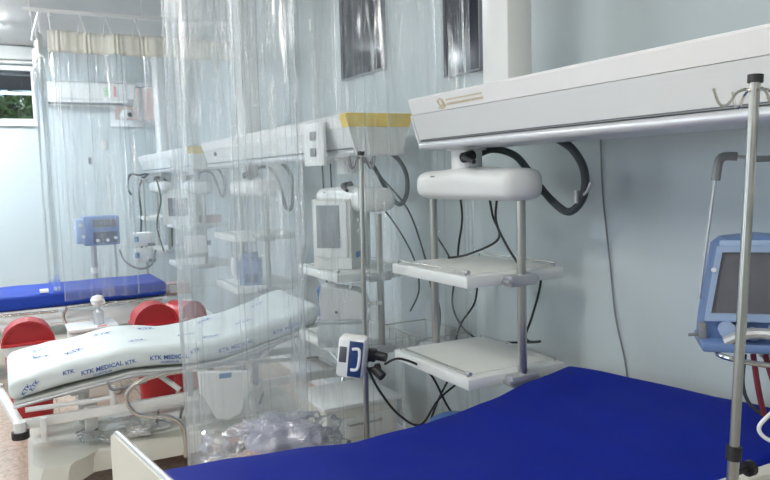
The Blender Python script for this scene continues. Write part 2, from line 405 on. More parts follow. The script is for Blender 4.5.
# ------------------------------------------------------------------ supply beams
def make_beam(name, ya, yb, label, near_cap=True):
    r = thing(name, label, 'beam', (1.78, (ya+yb)/2, 1.81), 0, 'ceiling supply beams')
    lower = [(1.603, 1.955), (1.637, 1.852), (1.923, 1.852), (1.957, 1.955)]
    upper = [(1.603, 1.957), (1.583, 2.015), (1.592, 2.025), (1.968, 2.025), (1.977, 2.015), (1.957, 1.957)]
    obj('beam_body', MB().prism(lower, 'y', ya, yb), 'beam', r)
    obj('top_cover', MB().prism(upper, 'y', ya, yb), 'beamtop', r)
    obj('groove', MB().bx(1.642, 1.918, ya+.004, yb-.004, 1.845, 1.852), 'beamdark', r)
    c = []
    for i in range(9):
        a = -pi/2+i*pi/8; c.append((1.918+.02*cos(a), 1.826+.018*sin(a)))
    for i in range(9):
        a = pi/2+i*pi/8; c.append((1.655+.02*cos(a), 1.826+.018*sin(a)))
    obj('bottom_rail', MB().prism(c, 'y', ya, yb), 'rail', r)
    if near_cap:
        capl = [(1.601, 1.955), (1.645, 1.812), (1.915, 1.812), (1.959, 1.955)]
        capu = [(1.601, 1.956), (1.581, 2.016), (1.591, 2.027), (1.969, 2.027), (1.979, 2.016), (1.959, 1.956)]
        obj('end_cap', MB().prism(capl, 'y', ya-.02, ya-.001), 'offwhite', r)
        y = obj('warning_band', MB().prism(capu, 'y', ya-.022, ya+.06), 'yellow', r); y['label'] = 'yellow band round the end'
    return r
b1 = make_beam('supply_beam', -.6, 2.72, 'long white supply beam in the foreground with a gold printed emblem', False)
obj('end_cap', MB().prism([(1.601, 1.955), (1.645, 1.812), (1.915, 1.812), (1.959, 1.955)], 'y', 2.721, 2.735), 'white', b1)
# gold swirl and two lines of small print on the sloping upper face
def face_pt(y, z, d=.002):
    t = (2.015-z)/.058; x = 1.583+.02*t
    return V((x-d, y, z))
mb = MB()
for rr, a0, a1 in ((.016, .3, 5.2), (.010, 2, 7.2), (.022, 3.4, 5.6)):
    pts = [face_pt(2.475+rr*1.5*cos(a0+(a1-a0)*i/14), 1.985+rr*sin(a0+(a1-a0)*i/14), .001) for i in range(15)]
    mb.tube(pts, .0022, 5)
o = obj('printed_emblem', mb, 'logo', b1); o['label'] = 'gold swirl emblem'
mb = MB()
for row, (za, zb) in enumerate(((1.990, 1.996), (1.972, 1.981))):
    y = 2.43
    while y > 2.19:
        w = random.uniform(.006, .014)
        a = [face_pt(y, za), face_pt(y, zb), face_pt(y-w, zb), face_pt(y-w, za)]
        mb._add(a, [(0, 1, 2, 3)]); y -= w+.005
o = obj('printed_lettering', mb, 'logo', b1); o['label'] = 'gold lettering in two lines'
b2 = make_beam('supply_beam', 3.38, 6.32, 'white supply beam with yellow end band behind the first clear curtain')
obj('port', MB().cyl((1.615, 5.95, 1.92), (1.6, 5.95, 1.92), .018), 'black', b2)
b3 = make_beam('supply_beam', 6.86, 9.55, 'far white supply beam reaching toward the back wall')
susp_group = 'suspension columns between beams and ceiling'
for y, l, s in ((2.285, 'square white column rising from the foreground beam to the ceiling', .165), (5.6, 'white column above the middle supply beam, beyond the first clear curtain', .28), (8.9, 'white column above the farthest supply beam', .28)):
    r = thing('suspension_column', l, 'column', (1.80, y, 2.03), 0, susp_group)
    obj('shaft', MB().box((1.78, y, 2.685), (.12, s, 1.30), bev=.012), 'white', r)
    obj('flange', MB().box((1.78, y, 2.034), (.15, s+.03, .012), bev=.003), 'white', r)

# outlet plate on middle beam
r = thing('outlet_panel', 'white panel with two outlets hung on the middle supply beam', 'outlet', (1.57, 3.74, 1.76))
pr = Matrix.Rotation(R(8), 3, 'Y')
obj('plate', MB().bx(1.562, 1.580, 3.60, 3.88, 1.765, 2.0, bev=.004), 'white', r)
for z in (1.93, 1.84):
    s_ = obj('socket', MB().bx(1.554, 1.561, 3.70, 3.775, z-.024, z+.024, bev=.004), 'grey', r)

# ------------------------------------------------------------------ ceiling pendants
HP = 'equipment pendants hanging from the beams'
def make_pendant(label):
    """local origin on the floor under the neck: x toward the wall, y along the beam"""
    r = thing('equipment_pendant', label, 'pendant', (0, 0, 0), 0, HP)
    L = True
    obj('neck', MB().lathe((0, .04, 1.715), [(.062, 0), (.066, .004), (.066, .082), (.085, .084), (.085, .093)]), 'white', r, local=L)
    # rounded housing
    def hs(u, v):
        y = -.355+.70*u; a = 2*pi*v
        e = min(1, u*22 if u < .5 else (1-u)*8); k = math.sqrt(max(.02, 1-(1-e)**2))
        hx, hz = .098*(.55+.45*k), .064*(.6+.4*k)
        ca, sa = cos(a), sin(a)
        x = hx*math.copysign(abs(ca)**.65, ca); z = hz*math.copysign(abs(sa)**.65, sa)
        zt = .012*math.exp(-((y)/.14)**2) if z > 0 else 0
        return V((x, y, 1.652+z+zt))
    h = obj('housing', MB().grid(hs, 40, 28, True), 'white', r, local=L, sharp=60)
    obj('maker_mark', MB().box((-.1055, .15, 1.69), (.003, .03, .006)), 'grey', h, local=True)
    lv = obj('brake_lever', MB().cyl((-.02, -.03, 1.775), (-.075, -.045, 1.765), .022, r2=.022).tube([(-.075, -.045, 1.765), (-.10, -.10, 1.76), (-.11, -.17, 1.745)], .009, smooth_path=4), 'black', r, local=L)
    for y in (-.325, .325):
        obj('column', MB().cyl((0, y*.985, .86), (0, y*.985, 1.62), .0185, 18), 'steel', r, local=L)
    for z in (1.31, .915):
        s = obj('shelf', MB().bx(-.245, .235, -.30, .285, z-.046, z, bev=.006), 'shelf', r, local=L)
        obj('surface_mat', MB().bx(-.21, .2, -.25, .25, z-.0005, z+.003, bev=.001), 'offwhite', s, local=True)
        for x in (-.225, .215):
            obj('guard_rail', MB().tube([(x, .26, z), (x, .26, z+.014), (x, -.265, z+.014), (x, -.265, z)], .0035, 8), 'steel', s, local=True)
        obj('rail_knob', MB().cyl((-.225, -.262, z+.014), (-.225, -.285, z+.014), .008), 'alu', s, local=True)
        for y in (-.325, .325):
            sg = -1 if y < 0 else 1
            c = MB().bx(-.075, .055, y-.026, y+.026, z-.05, z-.006, bev=.006).bx(-.09, -.06, y-.03, y+.012, z-.035, z-.02, bev=.003)
            c.cyl((.055, y, z-.028), (.075, y, z-.028), .01)
            obj('clamp', c, 'alu', r, local=L)
    return r
pA = make_pendant('white equipment pendant with two bare shelves beside the blue bed')
pA.location = (1.78, 2.53, 0)
PB = dup(pA, (1.78, 3.72, -.12), 'white equipment pendant holding the patient monitor behind the first clear curtain')
# shelves of that one hang a little lower, the housing stays under its beam
PC = dup(pA, (1.78, 5.55, -.03), 'equipment pendant holding the blue machine, hazy behind the clear curtain')
PD = dup(pA, (1.78, 7.42, -.03), 'equipment pendant holding the pale monitor hood, hazy behind the clear curtain')
PE = dup(pA, (1.78, 9.15, -.02), 'farthest equipment pendant, in the corner by the back wall')
P0 = dup(pA, (1.78, .66, 0), 'equipment pendant beside the ventilator at the right edge, mostly out of view')
for p, dz in ((PB, .12), (PC, .03), (PD, .03), (PE, .02)):
    for ch in p.children:
        if ch.name.startswith('neck'): ch.location.z += dz
        if ch.name.startswith('housing'): ch.location.z += dz*.35

# hoses and cords
def hose(name, pts, r, m, label, cat, group=None, k=8, n=10):
    o = obj(name, MB().tube(pts, r, n, smooth_path=k), m)
    return tag(o, label, cat, group)
HG = 'dark supply hoses looping from the beams'
def beam_hose(y, label, s=1.0, dz=0):
    # loops from the neck out toward the wall and back up to the beam underside
    pts = [(1.845, y, 1.775), (1.90, y-.06, 1.80), (1.945, y-.16, 1.765), (1.955, y-.27, 1.66), (1.955, y-.38, 1.575*1+dz), (1.955, y-.47, 1.54+dz), (1.955, y-.545, 1.60+dz), (1.95, y-.555, 1.70), (1.93, y-.515, 1.78), (1.90, y-.47, 1.82)]
    return hose('supply_hose', pts, .0155*s, 'hose', label, 'hose', HG, 8)
beam_hose(2.60, 'thick dark hose looping below the foreground beam beside its pendant')
beam_hose(3.94, 'dark hose looping below the middle beam near its yellow band', .8)
beam_hose(5.67, 'dark hose hanging in a long loop at the far end of the middle beam', .9, -.08)
beam_hose(7.5, 'dark hose looping above the pale monitor hood', .8)
hose('supply_hose', [(1.66, 9.3, 1.812), (1.55, 9.3, 1.79), (1.47, 9.3, 1.81), (1.42, 9.3, 1.75), (1.41, 9.3, 1.62), (1.45, 9.3, 1.55)], .014, 'hose', 'dark hose loop left of the farthest pendant', 'hose', HG)
hose('supply_hose', [(1.66, 9.25, 1.812), (1.57, 9.25, 1.72), (1.53, 9.25, 1.6), (1.54, 9.25, 1.3), (1.52, 9.25, 1.0), (1.54, 9.25, .8)], .012, 'hose', 'dark hose hanging straight down on the back wall side', 'hose', HG)
hose('supply_hose', [(1.72, 9.2, 1.78), (1.80, 9.15, 1.75), (1.88, 9.12, 1.62), (1.88, 9.1, 1.3), (1.86, 9.1, .9)], .014, 'hose', 'dark hose right of the farthest pendant', 'hose', HG)
tee = obj('hose_hanger', MB().tube([(1.955, 2.07, 1.60), (1.94, 2.02, 1.62), (1.94, 2.0, 1.655)], .006, 8, smooth_path=3).box((1.955, 2.075, 1.60), (.05, .02, .05), bev=.004), 'alu'); tag(tee, 'small metal clip on the bottom of the foreground hose loop', 'clip')
CG = 'thin black power cords around the pendants'
C_ = [
 ([(1.80, 2.66, 1.63), (1.84, 2.70, 1.5), (1.86, 2.76, 1.38), (1.88, 2.80, 1.32)], 'black cord dropping from the foreground pendant housing to the far edge of its upper shelf'),
 ([(1.84, 2.50, 1.63), (1.86, 2.50, 1.52), (1.86, 2.46, 1.42), (1.82, 2.62, 1.345), (1.80, 2.76, 1.317)], 'black cord curling across the upper shelf of the foreground pendant'),
 ([(1.84, 2.43, 1.63), (1.84, 2.45, 1.50), (1.84, 2.38, 1.40), (1.86, 2.32, 1.317)], 'black cord hanging onto the middle of the upper shelf'),
 ([(2.04, 2.40, 1.30), (2.05, 2.42, 1.2), (2.05, 2.48, 1.05), (2.05, 2.52, .97), (2.02, 2.46, .955), (2.03, 2.40, .965), (2.05, 2.47, .945), (2.0, 2.6, .925)], 'black cord with a coiled loop lying on the lower shelf'),
 ([(2.0, 2.34, .86), (2.0, 2.32, .78), (1.99, 2.28, .68), (1.98, 2.26, .55)], 'short black cord below the lower shelf'),
 ([(1.98, 3.75, 1.70), (2.12, 3.677, 1.50), (2.12, 3.504, 1.25), (2.12, 3.425, 1.051), (2.12, 3.347, .95), (2.13, 3.40, .70), (2.13, 3.44, .62)], 'black cord hanging down the wall left of the upper shelf'),
 ([(2.1, 3.34, 1.37), (2.12, 3.2, 1.2), (2.12, 3.22, 1.0), (2.1, 3.1, .9), (2.12, 3.0, .85)], 'black cord bowed beside the monitor pendant'),
 ([(2.12, 2.98, 1.22), (2.1, 2.98, 1.05), (2.1, 3.12, .9), (2.12, 3.2, .72), (2.1, 3.05, .6)], 'black cord crossing behind the wire basket'),
 ([(1.90, 3.80, 1.60), (2.05, 3.85, 1.5), (2.1, 3.717, 1.346), (2.1, 3.572, 1.198), (2.1, 3.534, 1.039), (2.1, 3.64, .90)], 'black cord bowing down behind the monitor pendant to the wire basket'),
 ([(1.32, 2.50, .95), (1.45, 2.60, .93), (1.60, 2.62, .84), (1.7, 2.62, .66), (1.8, 2.60, .55)], 'black cord arching from the infusion stand above the blue mattress edge'),
 ([(1.22, 2.46, .96), (1.30, 2.52, .84), (1.42, 2.58, .70), (1.55, 2.62, .62), (1.75, 2.78, .66), (1.95, 2.80, .76), (2.02, 2.78, .90)], 'black cord sagging between the infusion stand and the lower shelf'),
 ([(1.95, 2.84, .87), (1.90, 2.84, .8), (1.78, 2.82, .66), (1.68, 2.75, .58)], 'black cord falling from the rear of the lower shelf'),
]
for pts, l in C_: hose('power_cord', pts, .0052, 'black', l, 'cord', CG, 7, 8)
hose('wall_cable', [(2.188, 2.20, 1.84), (2.19, 2.19, 1.6), (2.188, 2.15, 1.33), (2.19, 2.12, 1.1), (2.188, 2.06, .89), (2.19, 2.03, .6)], .0035, 'grey', 'thin grey cable running down the bare blue wall', 'cable')
for y in (4.9, 5.05):
    hose('wall_cable', [(2.185, y+.02, 1.8), (2.18, y, 1.5), (2.185, y+.04, 1.2), (2.18, y, .9), (2.185, y+.05, .6)], .006, 'hose', 'dark cable on the wall %s the hazy long hose loop' % ('under' if y < 5 else 'just left of'), 'cable')

# wire basket right of the monitor pendant
r = thing('wire_basket', 'thin wire basket tray beside the monitor pendant column', 'basket', (2.03, 3.35, .72))
mb = MB()
for z in (.74, .86):
    mb.tube([(1.87, 3.12, z), (2.15, 3.12, z), (2.15, 3.55, z), (1.87, 3.55, z)], .004, 6, closed=True)
for i in range(9):
    y = 3.14+i*.049; mb.cyl((1.87, y, .74), (2.15, y, .74), .002, 6)
for x in (1.87, 2.15):
    for i in range(7): y = 3.12+i*.0716; mb.cyl((x, y, .74), (x, y, .86), .002, 6)
obj('wire_frame', mb, 'steel', r)
obj('wall_bracket', MB().bx(2.15, 2.199, 3.30, 3.36, .76, .84, bev=.004), 'alu', r)

# ------------------------------------------------------------------ clear curtains
def curtain(name, label, xa, xb, y, ztop, zbot, m, folds, amp, seed, cordtop, header=None, nu=520, gathers=()):
    r = thing(name, label, 'curtain', ((xa+xb)/2, y, 0))
    rnd = random.Random(seed)
    ph = [rnd.uniform(0, 6.28) for _ in range(8)]
    def yoff(x, z):
        t = (ztop-z)/(ztop-zbot)
        a = amp*(.6+.5*t)
        q = noise.noise(V((x*1.3+seed, z*.15, 0)))*1.5
        o = a*sin(folds*x+ph[0]+q*2+.5*t)+.45*a*sin(folds*2.3*x+ph[1]+q*3)+.18*a*sin(folds*5.7*x+ph[2]+.6*t)
        for gi, g in enumerate(gathers): o += .020*(1-.65*t)*math.exp(-((x-g)/.030)**2)*sin(190*(x-g)+gi*2+1.5*noise.noise(V((0, z*1.7, gi))))
        o += .007*noise.noise(V((x*22, z*2.2, seed)))+.003*noise.noise(V((x*60, z*7, seed)))
        return o
    def sheet(u, v):
        x = xa+(xb-xa)*u; z = ztop+(zbot-ztop)*v
        return V((x+.012*sin(folds*x*2+ph[3]), y+yoff(x, z), z))
    obj('clear_sheet', MB().grid(sheet, nu, 46), m, r, sharp=180)
    # welded edges
    for xx in (xa, xb):
        obj('hem', MB().tube([sheet((xx-xa)/(xb-xa), j/23)+V((0, -.001, 0)) for j in range(24)], .0045, 6), m, r)
    return r, sheet, yoff
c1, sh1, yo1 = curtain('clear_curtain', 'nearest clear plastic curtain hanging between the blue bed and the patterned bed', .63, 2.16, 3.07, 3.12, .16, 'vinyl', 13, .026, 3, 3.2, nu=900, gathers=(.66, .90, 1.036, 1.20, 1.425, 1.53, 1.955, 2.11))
cm_, _, _ = curtain('clear_curtain', 'milky overlapping curtain panel at the free left end of the nearest clear curtain', .66, 1.24, 3.15, 3.12, .16, 'vinylmilk', 8, .016, 21, 3.2, nu=300, gathers=(.72, .97, 1.2))
for i in range(4): obj('hook', MB().cyl((.70+i*.17, 3.15, 3.10), (.70+i*.17, 3.11, 3.20), .004, 6), 'cord', cm_)
r = thing('curtain_track', 'white ceiling track carrying the nearest clear curtain', 'curtain rail', (1.4, 3.07, 3.2), 0, 'curtain tracks')
obj('track', MB().bx(.45, 2.19, 3.05, 3.13, 3.19, 3.225, bev=.004), 'white', r)
for x in (.55, 1.35, 2.1): obj('hanger', MB().cyl((x, 3.07, 3.225), (x, 3.07, 3.338), .006), 'white', r)
for i in range(10):
    x = .64+i*.168
    obj('hook', MB().tube([(x, 3.07, 3.19), (x, 3.065, 3.15), (x, yo1(x, 3.12)+3.07, 3.115)], .004, 6), 'cord', c1)
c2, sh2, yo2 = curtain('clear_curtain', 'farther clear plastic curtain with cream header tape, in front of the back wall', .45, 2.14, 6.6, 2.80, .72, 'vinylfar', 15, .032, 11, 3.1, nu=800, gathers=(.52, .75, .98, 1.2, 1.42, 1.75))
r = thing('curtain_track', 'white ceiling track above the cream header tape', 'curtain rail', (1.2, 6.6, 3.11), 0, 'curtain tracks')
obj('track', MB().bx(.27, 2.19, 6.58, 6.62, 3.105, 3.135, bev=.004), 'white', r)
for x in (.32, 1.2, 2.1): obj('hanger', MB().cyl((x, 6.6, 3.135), (x, 6.6, 3.338), .006), 'white', r)
obj('end_stop', MB().cyl((.33, 6.6, 3.07), (.33, 6.6, 3.105), .012), 'white', r)
def hd(u, v):
    x = .44+1.72*u; z = 2.965-.175*v
    return V((x, 6.6+yo2(x, 2.8)*.8+.001, z))
ho = obj('header_tape', MB().grid(hd, 220, 4), 'header', c2, sharp=180)
sol = ho.modifiers.new('thickness', 'SOLIDIFY'); sol.thickness = .004
for i, x in enumerate([.47, .70, .90, 1.14, 1.38, 1.62, 1.86, 2.1]):
    w = .0 if i == 0 else .045
    pts = [(x-w*.6, 6.6, 2.95), (x, 6.6, 3.095), (x+w, 6.6, 2.94)] if w else [(x, 6.6, 2.95), (x-.01, 6.6, 3.095)]
    obj('cord_loop', MB().tube(pts, .007, 6), 'cord', c2)
    obj('glider', MB().cyl((x, 6.6, 3.08), (x, 6.6, 3.106), .013), 'white', c2)
c3 = thing('clear_curtain', 'drawn-back clear curtain end turning toward the back wall at the left', 'curtain', (.40, 7.2, 0))
rn = random.Random(5)
def sh3(u, v):
    y = 6.66+1.25*u; z = 2.80-2.05*v
    return V((.40+.025*sin(13*y)+.012*sin(31*y+1)+.004*noise.noise(V((y*15, z*2, 1))), y, z))
obj('clear_sheet', MB().grid(sh3, 120, 20), 'vinylclear', c3, sharp=180)
ho = obj('header_tape', MB().grid(lambda u, v: V((.40+.025*sin(13*(6.66+1.25*u)), 6.66+1.25*u, 2.965-.175*v)), 60, 3), 'header', c3, sharp=180)
sol = ho.modifiers.new('thickness', 'SOLIDIFY'); sol.thickness = .004
for y in (6.8, 7.3, 7.8): obj('cord_loop', MB().cyl((.40, y, 2.95), (.40, y, 3.12), .006, 6), 'cord', c3)
r = thing('curtain_track', 'white side track turning from the header tape toward the back wall', 'curtain rail', (.40, 7.3, 3.12), 0, 'curtain tracks')
obj('track', MB().bx(.385, .415, 6.64, 8.0, 3.12, 3.145, bev=.004), 'white', r)
obj('hanger', MB().cyl((.40, 7.9, 3.145), (.40, 7.9, 3.338), .006), 'white', r)

# ------------------------------------------------------------------ near bed (blue)
TH = R(-5)
F0 = V((.384, 2.322, 0)); U = V((cos(R(-6.5)), sin(R(-6.5)), 0)); Nn = V((sin(R(8)), -cos(R(8)), 0))
def B1(u, v, z): return F0+U*u+Nn*v+V((0, 0, z))
def interp(tab, u):
    if u <= tab[0][0]: return tab[0][1]
    for (a, x), (b, y) in zip(tab, tab[1:]):
        if u <= b:
            t = (u-a)/(b-a); t = t*t*(3-2*t)*.35+t*.65
            return x+(y-x)*t
    return tab[-1][1]
b1r = thing('hospital_bed', 'hospital bed in the foreground with royal blue mattress and cream footboard', 'bed', tuple(B1(.8, .45, 0)), TH, 'hospital beds')
ZT1 = [(-.05, .79), (.1, .79), (.4, .785), (.65, .775), (.85, .785), (1.05, .812), (1.2, .845), (1.4, .893), (1.6, .94)]
def mattress(u0, u1, w, ztop, thick, place, twist=0, nu=70, rad=.03, sag=.0, wrinkle=0, seed=0):
    per = []
    n = 6
    for (cx, cz, a0) in ((w-rad, -rad, pi/2), (w-rad, -thick+rad, 0), (rad, -thick+rad, -pi/2), (rad, -rad, -pi)):
        for i in range(n+1):
            a = a0-i*(pi/2)/n; per.append((cx+rad*cos(a), cz+rad*sin(a)))
        if a0 == pi/2: 
            for k in range(1, 4): per.append((w, -rad-(thick-2*rad)*k/4))
        elif a0 == 0:
            for k in range(1, 10): per.append((w-rad-(w-2*rad)*k/10, -thick))
        elif a0 == -pi/2:
            for k in range(1, 4): per.append((0, -thick+rad+(thick-2*rad)*k/4))
        else:
            for k in range(1, 14): per.append((rad+(w-2*rad)*k/14, 0))
    L = len(per)
    def fn(i, j):
        s = i; u = u0+(u1-u0)*s
        v, dz = per[int(round(j*L)) % L]
        e = min(s, 1-s)*(u1-u0); k = 1 if e > rad else math.sqrt(max(0, 1-((rad-e)/rad)**2))
        # round the ends
        v2 = w/2+(v-w/2)*(1-(1-k)*.06); dz2 = -thick/2+(dz+thick/2)*(.25+.75*k)
        tw = twist*max(0, (u-.9)/.7)*(v/w)
        z = interp(ztop, u)+dz2+tw
        if wrinkle:
            z += wrinkle*noise.noise(V((u*4, v*5, seed)))
            v2 += wrinkle*.7*noise.noise(V((u*7, dz*18, seed+4)))*(1 if v > w*.9 or v < .05 else 0)
        return place(u, v2, z)
    mb = MB()
    ss = sorted(set([i/nu for i in range(nu+1)]+[(rad*(1-cos(q*pi/10)))/(u1-u0) for q in range(6)]+[1-(rad*(1-cos(q*pi/10)))/(u1-u0) for q in range(6)]))
    rings = [[mb.bm.verts.new(fn(s, j/L)) for j in range(L)] for s in ss]
    for A, B in zip(rings, rings[1:]):
        for j in range(L): mb.bm.faces.new((A[j], A[(j+1) % L], B[(j+1) % L], B[j]))
    mb.bm.faces.new(rings[0]); mb.bm.faces.new(rings[-1][::-1])
    return mb
obj('mattress', mattress(.0, 1.59, .98, ZT1, .11, B1, twist=.03, wrinkle=.008, seed=2), 'blue', b1r, sharp=50)
# sleeping deck: hinged white panels
def slab(place, us, w0, w1, ztab, off, th):
    mb = MB()
    A = []
    for u in us:
        z = interp(ztab, u)-off
        A.append([mb.bm.verts.new(place(u, a, z+b)) for a, b in ((w0, 0), (w1, 0), (w1, -th), (w0, -th))])
    for p, q in zip(A, A[1:]):
        for j in range(4): mb.bm.faces.new((p[j], p[(j+1) % 4], q[(j+1) % 4], q[j]))
    mb.bm.faces.new(A[0]); mb.bm.faces.new(A[-1][::-1]); return mb
obj('deck', slab(B1, [0, .45, .8, 1.1, 1.55], .03, .87, ZT1, .122, .02), 'white', b1r)
# footboard: rounded cream panel with grey edge strip
def fb(place, uc, w0, w1, z0, z1, th, name_parent, m='cream', trim='alu', rc=.045):
    def outline(ins):
        o = []
        for cx, cz, a0 in ((w0+rc, z1-rc, pi), (w1-rc, z1-rc, pi/2)):
            for i in range(7):
                a = a0-i*pi/12; o.append((cx+(rc-ins)*cos(a), cz+(rc-ins)*sin(a)))
        o += [(w1-ins, z0), (w0+ins, z0)]
        return o
    mb = MB(); o = outline(.006)
    A = [mb.bm.verts.new(place(uc-th/2, a, b)) for a, b in o]; B = [mb.bm.verts.new(place(uc+th/2, a, b)) for a, b in o]
    n = len(o)
    for j in range(n): mb.bm.faces.new((A[j], A[(j+1) % n], B[(j+1) % n], B[j]))
    mb.bm.faces.new(A); mb.bm.faces.new(B[::-1])
    f = obj('footboard', mb, m, name_parent)
    pts = [place(uc, a, b) for a, b in outline(.004)[:-2]]
    pts = [place(uc, outline(.004)[-1][0], z0)]+pts+[place(uc, outline(.004)[-2][0], z0)]
    obj('edge_strip', MB().tube(pts, th*.30, 8), trim, f)
fb(B1, -.085, -.12, 1.08, .42, .90, .028, b1r)
mb = MB()
for v in (.06, .84): mb.cyl(B1(-.07, v, .56), B1(1.62, v, .56), .022)
for u in (.0, .8, 1.6): mb.cyl(B1(u, .06, .56), B1(u, .84, .56), .018)
for u in (.1, .8, 1.1):
    for v in (.12, .78): mb.cyl(B1(u, v, .56), B1(u, v, .64), .012)
obj('bed_frame', mb, 'white', b1r)
mb = MB()
mb.box(tuple(B1(.8, .45, .26)), (1.4, .5, .14), TH, bev=.05)
for u in (.45, 1.15): mb.box(tuple(B1(u, .45, .43)), (.09, .3, .25), TH, bev=.02)
obj('base', mb, 'cream', b1r)
def caster(parent, p):
    c = obj('caster', MB().cyl(V(p)+V((0, -.018, .06)), V(p)+V((0, .018, .06)), .06, 20), 'black', parent)
    obj('caster_fork', MB().box(V(p)+V((0, 0, .125)), (.06, .06, .03), bev=.008).cyl(V(p)+V((0, 0, .12)), V(p)+V((0, 0, .2)), .015), 'steel', c)
for u in (.2, 1.4):
    for v in (.25, .65): caster(b1r, B1(u, v, 0))
# cream side panel rail along the near edge
mb = MB().tube([B1(.85, 1.06, .64), B1(.87, 1.06, .82), B1(.96, 1.06, .88), B1(1.25, 1.06, .905), B1(1.52, 1.06, .93), B1(1.60, 1.06, .90), B1(1.62, 1.06, .75)], .021, 10, smooth_path=5)
mb.tube([B1(.86, 1.06, .70), B1(1.61, 1.06, .78)], .014, 8)
obj('side_rail', mb, 'cream', b1r)

# thing behind blue bed: wrapped bundle on a stool
st = thing('steel_stool', 'low steel stool under the plastic wrapped bundle', 'stool', (.93, 2.66, 0))
obj('seat', MB().lathe((.93, 2.66, .40), [(.14, 0), (.15, .01), (.15, .03), (.14, .035)], 28), 'steel', st)
for a in range(4):
    q = a*pi/2+.7
    obj('leg', MB().cyl((.93+.10*cos(q), 2.66+.10*sin(q), .40), (.93+.13*cos(q), 2.66+.13*sin(q), 0), .012), 'steel', st)
bu = thing('wrapped_bundle', 'clear plastic bag holding folded grey pillows and a rose blanket behind the blue bed', 'bag', (.93, 2.66, .435))
def blob(c, s, sq=.6, wr=.0, seed=0, n=28):
    def fn(u, v):
        th = -pi/2+pi*u; ph = 2*pi*v
        def p(a): return math.copysign(abs(a)**sq, a)
        d = V((p(cos(th))*p(cos(ph)), p(cos(th))*p(sin(ph)), p(sin(th))))
        k = 1+wr*noise.noise(d*3+V((seed, 0, 0)))+wr*.5*noise.noise(d*9+V((seed, 3, 0)))
        return V((c[0]+d.x*s[0]*k, c[1]+d.y*s[1]*k, c[2]+d.z*s[2]*k))
    return fn
mb = MB(); f = blob((.84, 2.62, .55), (.15, .13, .10), .7, .12, 1); mb.grid(lambda u, v: f(.02+.96*u, v), 20, 30, True); obj('rose_blanket', mb, 'blanket', bu, sharp=180)
mb = MB(); f = blob((.96, 2.68, .63), (.16, .15, .085), .75, .14, 5); mb.grid(lambda u, v: f(.02+.96*u, v), 20, 30, True); obj('grey_pillow', mb, 'pillow', bu, sharp=180)
mb = MB(); f = blob((.90, 2.66, .59), (.27, .19, .155), .8, .30, 9); mb.grid(lambda u, v: f(.02+.96*u, v), 60, 90, True); obj('clear_bag', mb, 'bag', bu, sharp=180)

# blue lidded bin
r = thing('pedal_bin', 'small blue lidded bin with a white label just behind the blue bed', 'bin', (1.63, 2.47, 0))
obj('body', MB().lathe((1.63, 2.47, 0), [(.09, 0), (.10, .01), (.115, .55), (.117, .56)], 28), 'bluelid', r)
obj('lid', MB().lathe((1.63, 2.47, .601), [(.122, 0), (.124, .03), (.11, .065), (.07, .085), (.01, .092)], 28), 'bluelid', r)
obj('white_label', MB().box((1.536, 2.415, .57), (.004, .07, .06), R(30)), 'white', r)

# ------------------------------------------------------------------ infusion stand in the foreground
def hooks(c, z, rr=.05, n=4, a0=.3, drop=.035, r=.0035):
    mb = MB()
    for i in range(n):
        a = a0+i*2*pi/n; d = V((cos(a), sin(a), 0)); c0 = V((c[0], c[1], z))
        mb.tube([c0, c0+d*rr*.4+V((0, 0, .008)), c0+d*rr*.8+V((0, 0, .0)), c0+d*rr*1.15+V((0, 0, -drop)), c0+d*rr*1.5+V((0, 0, -drop*.9)), c0+d*rr*1.75+V((0, 0, .012))], r, 7, smooth_path=4)
    return mb
def stand(name, label, p, ztop, zmid, r, rl, lean=(0, 0), fr=.26):
    t = thing(name, label, 'drip stand', (p[0], p[1], 0), 0, 'infusion stands')
    def at(z): return V((p[0]+lean[0]*z, p[1]+lean[1]*z, z))
    obj('upper_pole', MB().cyl(at(zmid), at(ztop), r), 'steel', t)
    obj('lower_pole', MB().cyl(at(.12), at(zmid+.01), rl), 'steel', t)
    obj('collar', MB().cyl(at(zmid-.01), at(zmid+.02), rl*1.3), 'black', t)
    k = obj('clamp_knob', MB().cyl(at(zmid-.04)+V((rl, 0, 0)), at(zmid-.04)+V((rl+.035, 0, 0)), .007).cyl(at(zmid-.04)+V((rl+.035, 0, 0)), at(zmid-.04)+V((rl+.05, 0, 0)), .017), 'black', t)
    obj('top_cap', MB().cyl(at(ztop), at(ztop+.016), r*1.5), 'black', t)
    for i in range(5):
        a = i*2*pi/5+.4
        l = obj('foot', MB().tube([V((p[0], p[1], .13)), V((p[0]+.1*cos(a), p[1]+.1*sin(a), .10)), V((p[0]+fr*cos(a), p[1]+fr*sin(a), .075))], .013, 8), 'steel', t)
        obj('wheel', MB().cyl((p[0]+fr*cos(a)-.01, p[1]+fr*sin(a), .03), (p[0]+fr*cos(a)+.01, p[1]+fr*sin(a), .03), .03), 'black', l)
    return t, at
s1, at1 = stand('infusion_stand', 'steel infusion stand with wire hooks standing in front of the blue bed', (1.265, .96), 1.872, 1.085, .0105, .0125, (.075, .008))
obj('hook_set', hooks(at1(1.85), 1.85, .05, 4, .95-1.4, .022, .0032), 'chrome', s1)

s2, at2 = stand('infusion_stand', 'thin steel infusion stand carrying the navy fronted pump behind the blue bed', (1.22, 2.50), 1.78, .98, .009, .0115, (.012, 0), fr=.17)
obj('hook_set', hooks(at2(1.765), 1.765, .04, 4, .4, .03, .004), 'grey', s2)

